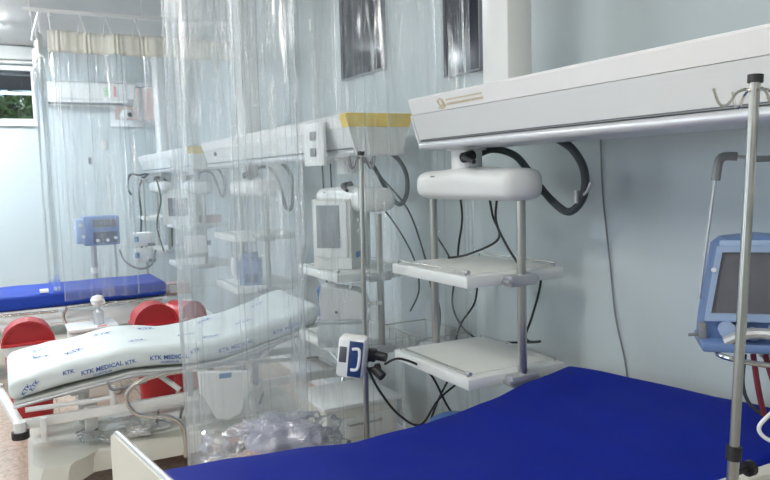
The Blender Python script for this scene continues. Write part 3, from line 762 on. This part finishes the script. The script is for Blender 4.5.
# navy/white infusion pump on that stand
def rotbox(c, s, rz, bev=.008): return MB().box(c, s, rz, bev=bev)
def faced(name, label, cat, c, sz, rz, group=None):
    """box-shaped device, front is its local -y"""
    t = thing(name, label, cat, (c[0], c[1], c[2]-sz[2]/2), rz, group)
    return t
PR = R(-38)
t = faced('infusion_pump', 'white infusion pump with navy front clamped on the thin stand', 'pump', (1.135, 2.43, 1.025), (.11, .09, .155), PR); t.rotation_euler = (0, R(7), PR)
obj('casing', MB().box((0, 0, .0775), (.105, .085, .155), bev=.014), 'white', t, local=True)
fr = obj('front_panel', MB().box((.018, -.0435, .0775), (.052, .006, .135), bev=.004), 'navy', t, local=True)
obj('display', MB().box((-.03, -.0435, .09), (.028, .004, .06), bev=.002), 'screen', t, local=True)
mb = MB().tube([(.005, -.048, .115), (.028, -.048, .118), (.034, -.048, .10), (.034, -.048, .062), (.027, -.048, .04), (.005, -.048, .037)], .006, 8, smooth_path=4)
obj('tube_guide', mb, 'white', fr, local=True)
obj('pole_clamp', MB().box((.05, .058, .075), (.06, .03, .05), bev=.006).cyl((.07, .06, .075), (.12, .05, .075), .018), 'black', t, local=True)
obj('clamp_knob', MB().cyl((.08, .03, .03), (.12, .01, .01), .018), 'black', t, local=True)

# devices on the monitor pendant
r = thing('patient_monitor', 'tall white patient monitor with grey screen on the upper shelf behind the curtain', 'monitor', (1.70, 3.70, 1.195), R(-50))
obj('casing', MB().prism([(-.13, .0), (.13, 0), (.14, .06), (.14, .34), (.11, .385), (-.13, .385)], 'x', -.115, .115), 'offwhite', r, local=True)
obj('bezel', MB().box((0, -.137, .22), (.20, .012, .31), bev=.006), 'white', r, local=True)
obj('screen', MB().box((-.015, -.1445, .235), (.14, .004, .235), bev=.002), 'screenlight', r, local=True)
obj('blue_sticker', MB().box((.1165, -.02, .075), (.003, .10, .032)), 'sticker', r, local=True)
mb = MB()
for z in (.2, .26, .32): mb.cyl((.115, -.03, z), (.128, -.03, z), .016)
obj('control_knobs', mb, 'white', r, local=True)
obj('base_feet', MB().bx(-.1, .1, -.11, .11, 0.001-.0, .004), 'grey', r, local=True)

bxr = thing('storage_box', 'translucent plastic storage box on the lower shelf under the white pump', 'box', (1.60, 3.50, .798), R(-28))
obj('tub', MB().box((0, 0, .066), (.27, .20, .13), bev=.02), 'clearbox', bxr, local=True)
obj('lid', MB().box((0, 0, .142), (.285, .215, .018), bev=.006), 'clearbox', bxr, local=True)
pu = thing('infusion_pump', 'white wedge shaped infusion pump with blue end standing on the storage box', 'pump', (1.60, 3.48, .952), R(-30))
pu.scale = (1.2, 1.2, 1.0)
prof = [(-.10, .0), (.10, .0), (.115, .05), (.095, .125), (.06, .15), (-.095, .175), (-.105, .12)]
obj('casing', MB().prism(prof, 'y', -.07, .07), 'white', pu, local=True)
obj('blue_keypad', MB().box((-.108, 0, .125), (.01, .10, .075), Matrix.Rotation(R(-4), 3, 'Y'), bev=.003), 'sticker', pu, local=True)
obj('lower_keypad', MB().box((-.104, 0, .045), (.008, .10, .06), bev=.003), 'sticker', pu, local=True)
obj('port', MB().cyl((-.03, -.07, .04), (-.03, -.075, .04), .007), 'black', pu, local=True)
obj('carry_handle', MB().tube([(.03, -.02, .15), (.04, -.02, .18), (.075, -.02, .175), (.09, -.02, .14)], .006, 8, smooth_path=3), 'white', pu, local=True)
obj('side_spout', MB().cyl((.11, -.02, .07), (.17, -.02, .075), .010), 'offwhite', pu, local=True)

# lower cabinet under the monitor pendant
r = thing('drawer_trolley', 'low cream drawer trolley on the floor beyond the blue bed', 'trolley', (1.70, 3.80, 0))
obj('body', MB().bx(1.48, 1.92, 3.50, 3.90, .10, .44, bev=.012), 'cream', r)
for z in (.19, .33):
    dd = obj('drawer', MB().bx(1.52, 1.88, 3.485, 3.499, z-.055, z+.055, bev=.004), 'offwhite', r)
    obj('handle', MB().tube([(1.6, 3.485, z+.02), (1.6, 3.465, z+.02), (1.8, 3.465, z+.02), (1.8, 3.485, z+.02)], .006, 8), 'steel', dd)
obj('top_tray', MB().bx(1.46, 1.94, 3.48, 3.92, .44, .462, bev=.006), 'white', r)
for x in (1.53, 1.87):
    for y in (3.55, 3.85): obj('caster', MB().cyl((x-.012, y, .035), (x+.012, y, .035), .035).cyl((x, y, .06), (x, y, .101), .012), 'black', r)

# devices on the hazy pendants
r = thing('blue_ventilator', 'blue boxy machine on the lower shelf of the hazy pendant', 'ventilator', (1.70, 5.42, .885), R(-20))
obj('casing', MB().box((0, 0, .10), (.17, .2, .20), bev=.012).box((0, -.01, .225), (.12, .15, .05), bev=.01), 'vblue', r, local=True)
obj('lower_grille', MB().box((.01, -.1015, .06), (.10, .004, .07)), 'navy', r, local=True)
obj('side_tube', MB().tube([(-.10, -.05, .05), (-.125, -.06, .12), (-.12, -.05, .22)], .022, 10, smooth_path=4), 'white', r, local=True)
r = thing('monitor_hood', 'pale rounded monitor on the upper shelf of the farther hazy pendant', 'monitor', (1.62, 7.32, 1.28), R(-30))
obj('casing', MB().prism([(-.16, 0), (.16, 0), (.16, .18), (.13, .28), (.06, .34), (-.08, .34), (-.16, .28)], 'y', -.13, .13), 'offwhite', r, local=True)
obj('screen', MB().box((0, -.132, .17), (.2, .004, .18)), 'screen', r, local=True)
r = thing('white_module', 'square white module hanging between the shelves of the farther hazy pendant', 'medical device', (1.66, 7.0, 1.0), R(-24))
obj('casing', MB().box((0, 0, .085), (.20, .12, .17), bev=.015), 'white', r, local=True)
obj('side_clamp', MB().box((.12, .02, .1), (.04, .05, .05), bev=.01), 'grey', r, local=True)
r = thing('brown_case', 'brown low case on the upper shelf of the farther hazy pendant', 'case', (1.86, 7.18, 1.28))
obj('body', MB().box((1.86, 7.18, 1.32), (.2, .12, .08), bev=.01), 'blanket', r)

# ------------------------------------------------------------------ patterned bed
b2r = thing('hospital_bed', 'white hospital bed with white mattress cover printed in blue, bare of sheets', 'bed', (.9, 4.5, 0), 0, 'hospital beds')
ZT2 = [(0, .71), (.08, .725), (.3, .755), (.55, .785), (.72, .78), (.9, .765), (1.05, .765), (1.2, .785), (1.45, .845), (1.72, .915), (1.8, .93)]
def B2(u, v, z): return V((u, 4.86-v, z))
obj('mattress', mattress(-.02, 1.74, .71, ZT2, .125, B2, rad=.045, wrinkle=.014, seed=6), 'cover', b2r, sharp=60)
mat2 = [c for c in b2r.children if c.name.startswith('mattress')][0]
def side_pt(u0, dz0, sc=1, ang=0):
    def fn(x, y):
        a = ang; xx = u0+(x*cos(a)-y*sin(a))*sc; dd = dz0+(x*sin(a)+y*cos(a))*sc
        dz = min(-.05, max(-.075, dd)) if False else dd
        bul = .004
        return B2(xx, .71+.0135, interp(ZT2, xx)+dz) - V((0, 0, 0))
    return fn
def top_pt(u0, v0, ang=0, sc=1):
    def fn(x, y):
        xx = u0+(x*cos(ang)-y*sin(ang))*sc; vv = v0-(x*sin(ang)+y*cos(ang))*sc
        return B2(xx, vv, interp(ZT2, xx)+.006+.014*noise.noise(V((xx*4, vv*5, 6))))
    return fn
for k, (u, d) in enumerate(((.33, -.085), (.69, -.078), (1.08, -.08), (1.42, -.085))):
    text_mesh('KTK MEDICAL', .034, side_pt(u, d), 'printed_lettering', 'ink', mat2)
    text_mesh('HOSPITALAR', .017, side_pt(u+.06, d-.022), 'printed_lettering', 'ink', mat2)
for k, (u, v, a) in enumerate(((.12, .25, .4), (.28, .55, .5), (.45, .2, -.5), (.62, .58, .5), (.72, .22, .3), (.9, .45, -.4), (1.1, .2, .4), (1.25, .5, -.3), (1.45, .25, .4), (1.02, .62, 0), (.2, .42, 2.6))):
    text_mesh('KTK', .055, top_pt(u, v, a), 'printed_lettering', 'ink', mat2)
for u, d, a in ((.05, -.11, .9), (.09, -.10, .9), (.24, -.06, 0), (.56, -.09, .2), (.92, -.06, .3)):
    text_mesh('KTK', .03, side_pt(u, d, 1, a), 'printed_lettering', 'ink', mat2)
# deck with grey angle frame
obj('deck', slab(B2, [0, .6, .9, 1.1, 1.75], .02, .69, [(a, b) for a, b in ZT2], .137, .022), 'offwhite', b2r)
mb = MB()
for v in (.02, .70): mb.tube([B2(u, v, interp(ZT2, u)-.158) for u in (0, .6, .9, 1.1, 1.7)], .012, 8)
obj('deck_edge', mb, 'alu', b2r)
mb = MB()
for y in (4.12, 4.85): mb.box((.95, y, .465), (1.85, .035, .05), bev=.005)
mb.box((-.025, 4.5, .46), (.045, .88, .045), R(7), bev=.006); mb.box((1.86, 4.5, .455), (.05, .78, .05), bev=.006)
obj('main_frame', mb, 'white', b2r)
for x, y in ((.03, 4.07), (-.07, 4.93)):
    bp = obj('bumper', MB().cyl((x-.01, y-.02, .415), (x-.01, y-.02, .45), .042), 'black', b2r)
    obj('post_socket', MB().cyl((x-.01, y-.02, .45), (x-.01, y-.02, .50), .03), 'white', bp)
obj('drip_socket', MB().cyl((.13, 4.06, .37), (.13, 4.06, .50), .017), 'white', b2r)
mb = MB()
mb.tube([(.05, 4.13, .535), (.42, 4.12, .53), (.47, 4.12, .535)], .014, 8).cyl((.48, 4.12, .60), (.48, 4.12, .49), .016)
obj('lift_linkage', mb, 'white', b2r)
obj('cross_bar', MB().box((.30, 4.5, .57), (.05, .6, .04)), 'white', b2r)
for p, q in (((1.05, 4.2, .49), (1.3, 4.2, .63)), ((.7, 4.3, .63), (.86, 4.2, .49)), ((1.5, 4.2, .74), (1.25, 4.2, .49))): obj('strut', MB().cyl(p, q, .016, 8), 'white', b2r)
for x in (.38, 1.35):
    for y in (4.3, 4.7): obj('lift_post', MB().box((x, y, .345), (.07, .05, .23), bev=.008), 'white', b2r)
obj('crank', MB().tube([(.46, 4.12, .62), (.48, 4.1, .58), (.56, 4.1, .585), (.66, 4.1, .595)], .008, 8, smooth_path=4), 'grey', b2r)
# moulded base cover
bo = [(.04, 4.12), (.09, 4.03), (.22, 4.01), (.29, 4.06), (.36, 4.14), (1.3, 4.12), (1.4, 4.06), (1.62, 4.06), (1.68, 4.12), (1.68, 4.85), (1.6, 4.9), (1.4, 4.9), (1.3, 4.85), (.42, 4.85), (.34, 4.9), (.12, 4.92), (.06, 4.86)]
mb = MB(); cen = V((.87, 4.48, 0)); rings = []
for z, k in ((.125, .99), (.135, 1.0), (.20, .985), (.232, .965), (.242, .93)):
    rings.append([mb.bm.verts.new(V((cen.x+(a-cen.x)*k, cen.y+(b-cen.y)*k, z))) for a, b in bo])
for A, B in zip(rings, rings[1:]):
    for j in range(len(bo)): mb.bm.faces.new((A[j], A[(j+1) % len(bo)], B[(j+1) % len(bo)], B[j]))
mb.bm.faces.new(rings[0]); mb.bm.faces.new(rings[-1][::-1])
bc = obj('base_cover', mb, 'cream', b2r)
obj('raised_tray', MB().box((.95, 4.48, .249), (.95, .5, .014), bev=.006), 'offwhite', bc)
mb = MB(); f = blob((.55, 4.3, .29), (.22, .12, .045), .8, .35, 3); mb.grid(lambda u, v: f(.02+.96*u, v), 30, 44, True)
tb = obj('plastic_bag', mb, 'bag', sharp=180); tag(tb, 'crumpled clear plastic bag lying on the base of the patterned bed', 'bag')
for x in (.2, 1.5):
    for y in (4.15, 4.8): caster(b2r, (x, y, 0))
# chrome folding side rail
mb = MB().tube([(1.66, 4.02, .60), (1.23, 4.0, .64), (.88, 4.0, .65), (.68, 4.0, .645), (.57, 4.0, .61), (.535, 4.0, .54), (.575, 4.0, .46), (.66, 4.0, .425), (.74, 4.0, .41), (.80, 4.0, .37), (.83, 4.0, .30), (.83, 4.0, .16)], .0125, 10, smooth_path=6)
sr = obj('side_rail', mb, 'chrome', b2r)
mb = MB()
for x in (.70, .83, 1.3): mb.cyl((x, 4.01, .45), (x, 4.09, .36), .008, 8)
obj('rail_stay', mb, 'grey', sr)
mb = MB().tube([(1.78, 4.1, .60), (1.82, 4.02, .52), (1.80, 4.0, .42), (1.72, 4.0, .36)], .012, 8, smooth_path=4)
obj('rail_handle', mb, 'chrome', b2r)
# white hanging control unit
mb = MB().prism([(.91, .645), (1.20, .605), (1.20, .52), (1.16, .45), (1.13, .375), (1.07, .355), (1.0, .365), (.96, .45), (.92, .52)], 'y', 3.925, 3.975)
cu = obj('control_unit', mb, 'white', b2r)
obj('blue_tag', MB().bx(1.02, 1.09, 3.919, 3.924, .595, .622), 'sticker', cu)
mb = MB()
for x in (.86, .98, 1.17, 1.24): mb.bx(x, x+.03, 3.99, 4.015, .50, .64, bev=.006)
obj('rail_clamps', mb, 'grey', b2r)

# ------------------------------------------------------------------ far bed (blue)
b3r = thing('hospital_bed', 'farthest hospital bed with a blue mattress by the back wall', 'bed', (.5, 7.3, 0), 0, 'hospital beds')
def B3(u, v, z): return V((u, 7.72-v, z))
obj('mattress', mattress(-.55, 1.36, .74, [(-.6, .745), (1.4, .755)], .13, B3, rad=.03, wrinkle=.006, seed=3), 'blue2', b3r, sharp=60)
obj('deck', MB().bx(-.55, 1.36, 7.0, 7.70, .585, .612), 'white', b3r)
mb = MB().bx(-.6, 1.6, 7.0, 7.04, .50, .56, bev=.005).bx(-.6, 1.6, 7.66, 7.70, .50, .56, bev=.005)
for x in (-.4, 1.2):
    for y in (7.05, 7.65): mb.bx(x-.02, x+.02, y-.02, y+.02, .12, .51)
for x in (-.4, .5, 1.2): mb.bx(x-.02, x+.02, 7.02, 7.68, .54, .585)
obj('main_frame', mb, 'white', b3r)
obj('base_cover', MB().bx(-.45, 1.3, 7.05, 7.65, .12, .34, bev=.04), 'cream', b3r)
obj('side_rail', MB().tube([(1.30, 6.94, .60), (.55, 6.94, .615), (.47, 6.94, .59), (.44, 6.94, .53), (.47, 6.94, .45), (.52, 6.94, .40)], .013, 10, smooth_path=5).cyl((.40, 6.94, .585), (-.55, 6.94, .60), .011), 'chrome', b3r)
for x in (-.35, 1.15):
    for y in (7.1, 7.6): caster(b3r, (x, y, 0))
obj('side_panel', MB().bx(.75, 1.12, 6.955, 6.98, .40, .585, bev=.01), 'white', b3r)
tg = obj('white_tape', MB().bx(.27, .34, 7.0, 7.10, .752, .775), 'white'); tag(tg, 'crumpled white wrapper on the edge of the farthest blue mattress', 'wrapper')

# far bay machines
r = thing('floor_ventilator', 'blue ventilator on a pole stand beyond the farthest bed', 'ventilator', (.9, 8.3, 0))
obj('main_unit', MB().box((.95, 8.3, 1.2), (.36, .28, .31), bev=.02), 'vblue', r)
obj('left_module', MB().box((.745, 8.28, 1.2), (.10, .22, .26), bev=.015), 'vlight', r)
obj('screen', MB().bx(.86, 1.10, 8.155, 8.159, 1.24, 1.32), 'screen', r)
obj('control_panel', MB().bx(.86, 1.10, 8.152, 8.159, 1.07, 1.19), 'vdark', r)
mb = MB()
for x, z in ((.76, 1.15), (.74, 1.27), (.9, 1.1), (1.0, 1.1), (1.08, 1.12)): mb.cyl((x, 8.16, z), (x, 8.13, z), .018)
obj('dials', mb, 'white', r)
obj('stand_column', MB().cyl((.87, 8.3, .1), (.87, 8.3, 1.045), .03), 'alu', r)
obj('side_post', MB().cyl((1.09, 8.3, .2), (1.09, 8.3, 1.045), .012), 'alu', r)
obj('collar', MB().cyl((.87, 8.3, .74), (.87, 8.3, .80), .045), 'white', r)
obj('stand_base', MB().box((.92, 8.3, .08), (.5, .45, .05), bev=.02), 'alu', r)
for x in (.72, 1.12):
    for y in (8.13, 8.47): obj('caster', MB().cyl((x-.012, y, .03), (x+.012, y, .03), .03), 'black', r)
hose('breathing_tube', [(1.12, 8.2, .98), (1.16, 8.1, .86), (1.28, 8.05, .78), (1.42, 8.1, .80), (1.5, 8.2, .95)], .011, 'grey', 'grey breathing tube sagging from the far blue ventilator', 'tube')
s3, at3 = stand('infusion_stand', 'far infusion stand carrying two white pumps', (1.42, 8.3), 1.75, .9, .01, .013)
obj('hook_set', hooks((1.42, 8.3), 1.73, .05, 4, .4, .03, .005), 'steel', s3)
for z, l in ((1.0, 'upper white infusion pump on the far stand'), (.825, 'lower white infusion pump on the far stand')):
    t = thing('infusion_pump', l, 'pump', (1.37, 8.22, z), 0, 'white pumps on the far stand')
    obj('casing', MB().box((0, 0, .08), (.22, .11, .155), bev=.03), 'white', t, local=True)
    obj('blue_key_panel', MB().box((-.075, -.057, .085), (.045, .004, .06), bev=.001), 'sticker', t, local=True)
    obj('pole_clamp', MB().box((.08, .0, .02), (.08, .13, .035), bev=.008), 'grey', t, local=True)
hose('power_cord', [(1.62, 8.6, 1.75), (1.66, 8.6, 1.5), (1.60, 8.6, 1.2), (1.66, 8.6, .9)], .010, 'hose', 'dark cord hanging beside the far infusion stand', 'cord', CG)

# white container with pump bottle
r = thing('white_container', 'white square container on the floor between the beds', 'container', (.60, 6.2, 0))
obj('body', MB().box((.60, 6.2, .27), (.36, .32, .54), bev=.03), 'offwhite', r)
obj('lid', MB().box((.60, 6.2, .555), (.38, .34, .03), bev=.01), 'white', r)
obj('red_label', MB().box((.66, 6.06, .573), (.07, .03, .006)), 'redink', r)
r = thing('dispenser_bottle', 'white pump dispenser standing on the white container', 'bottle', (.65, 6.17, .571))
obj('bottle', MB().lathe((.65, 6.17, .571), [(.035, 0), (.04, .01), (.04, .10), (.02, .125), (.016, .14)]), 'clearbox', r)
obj('pump_head', MB().lathe((.65, 6.17, .712), [(.02, 0), (.045, .02), (.055, .055), (.04, .085), (.01, .095)], sx=1.0), 'white', r)
obj('spout', MB().tube([(.65, 6.17, .77), (.69, 6.14, .765), (.70, 6.13, .74)], .008, 8, smooth_path=3), 'white', r)
r = thing('orange_box', 'brown and white carton beside the farthest blue mattress', 'box', (1.53, 7.45, .565))
obj('carton', MB().box((1.53, 7.45, .62), (.26, .2, .11)), 'blanket', r)
obj('white_label', MB().box((1.50, 7.347, .625), (.08, .004, .08)), 'white', r)

# red bins
def make_bin(label):
    t = thing('waste_bin', label, 'bin', (0, 0, 0), 0, 'red domed waste bins')
    mb = MB(); n = 32
    def rr(a, w, d, p=.55):
        ca, sa = cos(a), sin(a); return (w*math.copysign(abs(ca)**p, ca), d*math.copysign(abs(sa)**p, sa))
    rings = [[mb.bm.verts.new((*rr(2*pi*j/n, w, d), z)) for j in range(n)] for w, d, z in ((.115, .10, 0), (.12, .105, .02), (.15, .125, .59))]
    for A, B in zip(rings, rings[1:]):
        for j in range(n): mb.bm.faces.new((A[j], A[(j+1) % n], B[(j+1) % n], B[j]))
    mb.bm.faces.new(rings[0]); mb.bm.faces.new(rings[-1][::-1])
    obj('body', mb, 'red', t, local=True)
    mb = MB(); rings = [[mb.bm.verts.new((*rr(2*pi*j/n, w, d), z)) for j in range(n)] for w, d, z in ((.150, .125, .56), (.156, .131, .575), (.158, .133, .625), (.150, .128, .64))]
    for A, B in zip(rings, rings[1:]):
        for j in range(n): mb.bm.faces.new((A[j], A[(j+1) % n], B[(j+1) % n], B[j]))
    mb.bm.faces.new(rings[0]); mb.bm.faces.new(rings[-1][::-1])
    obj('liner_rim', mb, 'redtrim', t, local=True)
    # domed lid with recessed swing flap: half-barrel shape across x
    lid = []
    for i in range(17):
        a = pi*i/16; lid.append((.158*cos(a), .64+.150*sin(a)**.9))
    l = obj('dome_lid', MB().prism([(x, z) for x, z in lid], 'y', -.10, .12), 'red', t, local=True)
    rim = [( .165*cos(pi*i/16), .637+.160*sin(pi*i/16)) for i in range(17)]
    inn = [( .148*cos(pi*i/16), .637+.144*sin(pi*i/16)) for i in range(17)]
    mb = MB()
    for y0 in (-.125,):
        A = [mb.bm.verts.new((x, y0, z)) for x, z in rim]; B = [mb.bm.verts.new((x, y0, z)) for x, z in inn]
        A2 = [mb.bm.verts.new((x, y0+.035, z)) for x, z in rim]; B2_ = [mb.bm.verts.new((x, y0+.035, z)) for x, z in inn]
        for j in range(16):
            mb.bm.faces.new((A[j], A[j+1], B[j+1], B[j])); mb.bm.faces.new((A2[j], B2_[j], B2_[j+1], A2[j+1]))
            mb.bm.faces.new((A[j], A2[j], A2[j+1], A[j+1])); mb.bm.faces.new((B[j], B[j+1], B2_[j+1], B2_[j]))
    obj('lid_rim', mb, 'red', t, local=True)
    obj('lid_collar', MB().box((0, 0, .642), (.335, .27, .02), bev=.009), 'red', t, local=True)
    return t
bn = make_bin('red domed waste bin at the left edge beyond the foot of the patterned bed')
bn.location = (.115, 5.45, 0)
n2 = dup(bn, (.98, 5.6, -.0), 'red domed waste bin beyond the middle of the patterned bed, left of its twin')
n3 = dup(bn, (1.27, 5.93, 0), 'partly hidden red waste bin right of its twin beyond the patterned bed', R(30)); n3.scale = (.92, .92, .92)

# ------------------------------------------------------------------ ventilator at right
vd = V((-.70, -.714, 0)); rz = math.atan2(vd.y, vd.x)+pi/2   # front is local -y
r = thing('ventilator', 'blue touchscreen ventilator on a chrome tray behind the foreground infusion stand', 'ventilator', (1.885, 1.285, 1.175), rz)
r.scale = (.93, .93, .93)
mb = MB()
front = [(-.165, .035), (-.16, .10), (-.125, .325), (-.10, .345), (0, .356), (.11, .345), (.135, .325), (.17, .10), (.175, .035)]
mb.prism(front, 'y', -.05, .09)
obj('body', mb, 'vblue', r, local=True)
mb = MB()
mb.box((0, -.055, .345-.012), (.24, .012, .02), bev=.004)
L_ = [(-.160, .098), (-.127, .325), (.12, .325), (.155, .098)]; I_ = [(-.143, .122), (-.114, .308), (.105, .308), (.137, .122)]
for j in range(4):
    k = (j+1) % 4
    vs = [(L_[j][0], -.066, L_[j][1]), (L_[k][0], -.066, L_[k][1]), (I_[k][0], -.066, I_[k][1]), (I_[j][0], -.066, I_[j][1])]
    vb = [(x, -.0505, z) for x, _, z in vs]
    mb._add(vs+vb, [(0, 1, 2, 3), (7, 6, 5, 4), (0, 4, 5, 1), (2, 6, 7, 3), (1, 5, 6, 2), (3, 7, 4, 0)])
bz = obj('screen_bezel', mb, 'vlight', r, local=True)
mb = MB(); mb.prism([(a*.995, b) for a, b in I_], 'y', -.058, -.0505)
obj('touchscreen', mb, 'screen', r, local=True)
mb = MB().cyl((-.138, -.068, .255), (-.138, -.072, .255), .007)
obj('round_badge', mb, 'white', r, local=True)
obj('lower_tray', MB().box((0, -.03, .030), (.35, .20, .028), bev=.008), 'vblue', r, local=True)
mb = MB()
for x, z, q in ((-.10, .075, .024), (-.03, .065, .018), (.045, .075, .032), (.12, .085, .020), (.15, .055, .016)):
    mb.cyl((x, -.06, z), (x, -.095, z), q, 20)
obj('connector_ports', mb, 'vlight', r, local=True)
obj('dark_connector', MB().cyl((-.06, -.06, .095), (-.065, -.105, .09), .014), 'alu', r, local=True)
obj('port_ring', MB().cyl((.045, -.095, .075), (.045, -.105, .075), .02), 'alu', r, local=True)
mb = MB().tube([(-.11, -.11, .045), (-.05, -.125, .075), (.02, -.13, .075), (.07, -.12, .06)], .016, 10, smooth_path=5)
obj('flow_sensor_tube', mb, 'alu', r, local=True)
obj('side_latch', MB().box((-.165, -.05, .055), (.022, .04, .07), bev=.006).cyl((-.17, -.05, .055), (-.205, -.06, .052), .005), 'grey', r, local=True)
mb = MB().tube([(-.13, -.12, .010), (-.05, -.16, -.002), (.06, -.165, -.008), (.16, -.13, -.004), (.19, -.05, .004), (.10, .02, .004), (-.08, .02, .006)], .008, 10, closed=True, smooth_path=6)
obj('chrome_tray_rail', mb, 'chrome', r, local=True)
obj('mount_arm', MB().box((.16, .08, -.02), (.30, .05, .03), Matrix.Rotation(R(20), 3, 'Z'), bev=.006), 'alu', r, local=True)
mb = MB()
t = r
# tubing support arm
arm = thing('tube_support_arm', 'thin jointed support arm rising above the blue ventilator', 'support arm', (1.865, 1.30, 1.3))
P_ = lambda x, z, y=.0: (Matrix.Translation((1.883, 1.282, 1.155)) @ Matrix.Rotation(rz, 4, 'Z')) @ V((x, y, z))
obj('lower_rod', MB().cyl(P_(-.155, .16, .02), P_(-.112, .545, .02), .0045, 8), 'alu', arm)
obj('elbow_joint', MB().tube([P_(-.115, .505, .02), P_(-.108, .555, .02), P_(-.095, .572, .02), P_(-.06, .572, .02)], .0125, 10, smooth_path=4), 'grey', arm)
obj('upper_rod', MB().cyl(P_(-.065, .572, .02), P_(.16, .545, .02), .0055, 8), 'alu', arm)
obj('far_joint', MB().box(P_(.0, .563, .02), (.06, .02, .018), rz, bev=.004), 'grey', arm)
st_g = 'dark red straps hanging under the ventilator'
for i, (x, dx) in enumerate(((.02, .03), (.05, .065))):
    o = obj('hanging_strap', MB().tube([P_(x-.045, .022, -.06), P_(x-.045+dx*.4, -.07, -.07), P_(x-.045+dx, -.150, -.06)], .0085, 6, smooth_path=5), 'strap')
    tag(o, 'dark red strap hanging under the ventilator, %s of the two' % ('left' if i == 0 else 'right'), 'strap', st_g)
hose('curved_strap', [tuple(P_(-.045, .02, -.06)), tuple(P_(-.05, -.06, -.06)), tuple(P_(-.035, -.115, -.06)), tuple(P_(-.0, -.15, -.06))], .005, 'hose', 'dark curved lead hanging left of the red straps', 'cord')
hose('white_tube', [tuple(P_(.10, .02, -.10)), tuple(P_(.07, -.06, -.13)), tuple(P_(.0, -.12, -.15)), tuple(P_(-.025, -.16, -.15)), tuple(P_(.0, -.19, -.15)), tuple(P_(.06, -.20, -.15)), tuple(P_(.14, -.19, -.12))], .0055, 'cord', 'white tube looping down at the right edge over the blue mattress', 'tube')

# ------------------------------------------------------------------ ceiling lamps and added daylight
def ceil_lamp(x, y, sx, power, label, col=(1, .98, .94), bare=None):
    sy = .3
    t = thing('ceiling_light', label, 'light', (x, y, CH-.06), 0, 'ceiling lights')
    obj('housing', MB().bx(x-sx/2-.03, x+sx/2+.03, y-.06, y+.06, CH-.05, CH-.002, bev=.006), 'white', t)
    for dy in (-.09, .09):
        m = M['lamp'] if bare is None else bare
        obj('tube', MB().cyl((x-sx/2, y+dy, CH-.075), (x+sx/2, y+dy, CH-.075), .014, 12), m, t)
        obj('tube_holder', MB().bx(x-sx/2-.02, x-sx/2, y+dy-.02, y+dy+.02, CH-.095, CH-.04).bx(x+sx/2, x+sx/2+.02, y+dy-.02, y+dy+.02, CH-.095, CH-.04), 'white', t)
    ld = bpy.data.lights.new('lamp', 'AREA'); ld.shape = 'RECTANGLE'; ld.size = sx; ld.size_y = sy; ld.energy = power; ld.color = col
    lo = bpy.data.objects.new('lamp', ld); COL.objects.link(lo); lo.location = (0, 0, -.045); lo.parent = t
bright = mat('fluorescent_tube', (.90, .96, 1), .5, emit=70.)
soft = mat('fluorescent_tube_soft', (1, .99, .95), .5, emit=20.)
ceil_lamp(-.55, 8.3, 1.3, 50, 'ceiling light near the back wall at the left', (.78, .90, 1), bright)
ceil_lamp(-.9, 4.9, 1.3, 34, 'ceiling light above the aisle beside the patterned bed', (.98, .99, 1), soft)
ceil_lamp(-.6, 1.4, 1.3, 27, 'ceiling light above the aisle beside the blue bed', (1, .985, .94), soft)
ceil_lamp(-.6, -1.6, 1.3, 18, 'ceiling light behind the viewer', (1, .985, .94), soft)
w = bpy.data.worlds.new('sky'); SC.world = w; w.use_nodes = True
nt = w.node_tree; bg = nt.nodes['Background']
sky = nt.nodes.new('ShaderNodeTexSky'); sky.sky_type = 'HOSEK_WILKIE'; sky.turbidity = 6; sky.sun_direction = (-.5, -.3, .8)
nt.links.new(sky.outputs[0], bg.inputs[0]); bg.inputs[1].default_value = 5
for a, b in ((0, 2.2), (4.6, 6.8)):
    ld = bpy.data.lights.new('window_daylight', 'AREA'); ld.shape = 'RECTANGLE'; ld.size = 2.1; ld.size_y = 1.6; ld.energy = 50 if a else 18; ld.color = (.82, .91, 1)  # area lights added outside the unseen side windows to brighten the room
    lo = bpy.data.objects.new('window_daylight', ld); COL.objects.link(lo); lo.location = (LX-.2, (a+b)/2, 2.05); lo.rotation_euler = (0, R(-90), 0); lo['kind'] = 'helper'

# ------------------------------------------------------------------ camera
yaw, pit, roll = R(28.1), R(5.1), R(1.6)
fw = V((sin(yaw)*cos(pit), cos(yaw)*cos(pit), -sin(pit))); r0 = V((cos(yaw), -sin(yaw), 0)); u0 = r0.cross(fw)
rr_ = r0*cos(roll)-u0*sin(roll); uu = u0*cos(roll)+r0*sin(roll)
cd = bpy.data.cameras.new('camera'); cam = bpy.data.objects.new('camera', cd); COL.objects.link(cam)
m3 = Matrix((rr_, uu, -fw)).transposed(); cam.matrix_world = Matrix.Translation((0, 0, 1.70)) @ m3.to_4x4()
cd.sensor_fit = 'HORIZONTAL'; cd.sensor_width = 36; cd.lens = 720/770*36; cd.clip_start = .02
SC.camera = cam
SC.view_settings.view_transform = 'Standard'; SC.view_settings.look = 'None'; SC.view_settings.gamma = 1
SC.view_settings.use_curve_mapping = False; SC.view_settings.exposure = .6
SC.cycles.transparent_max_bounces = 24
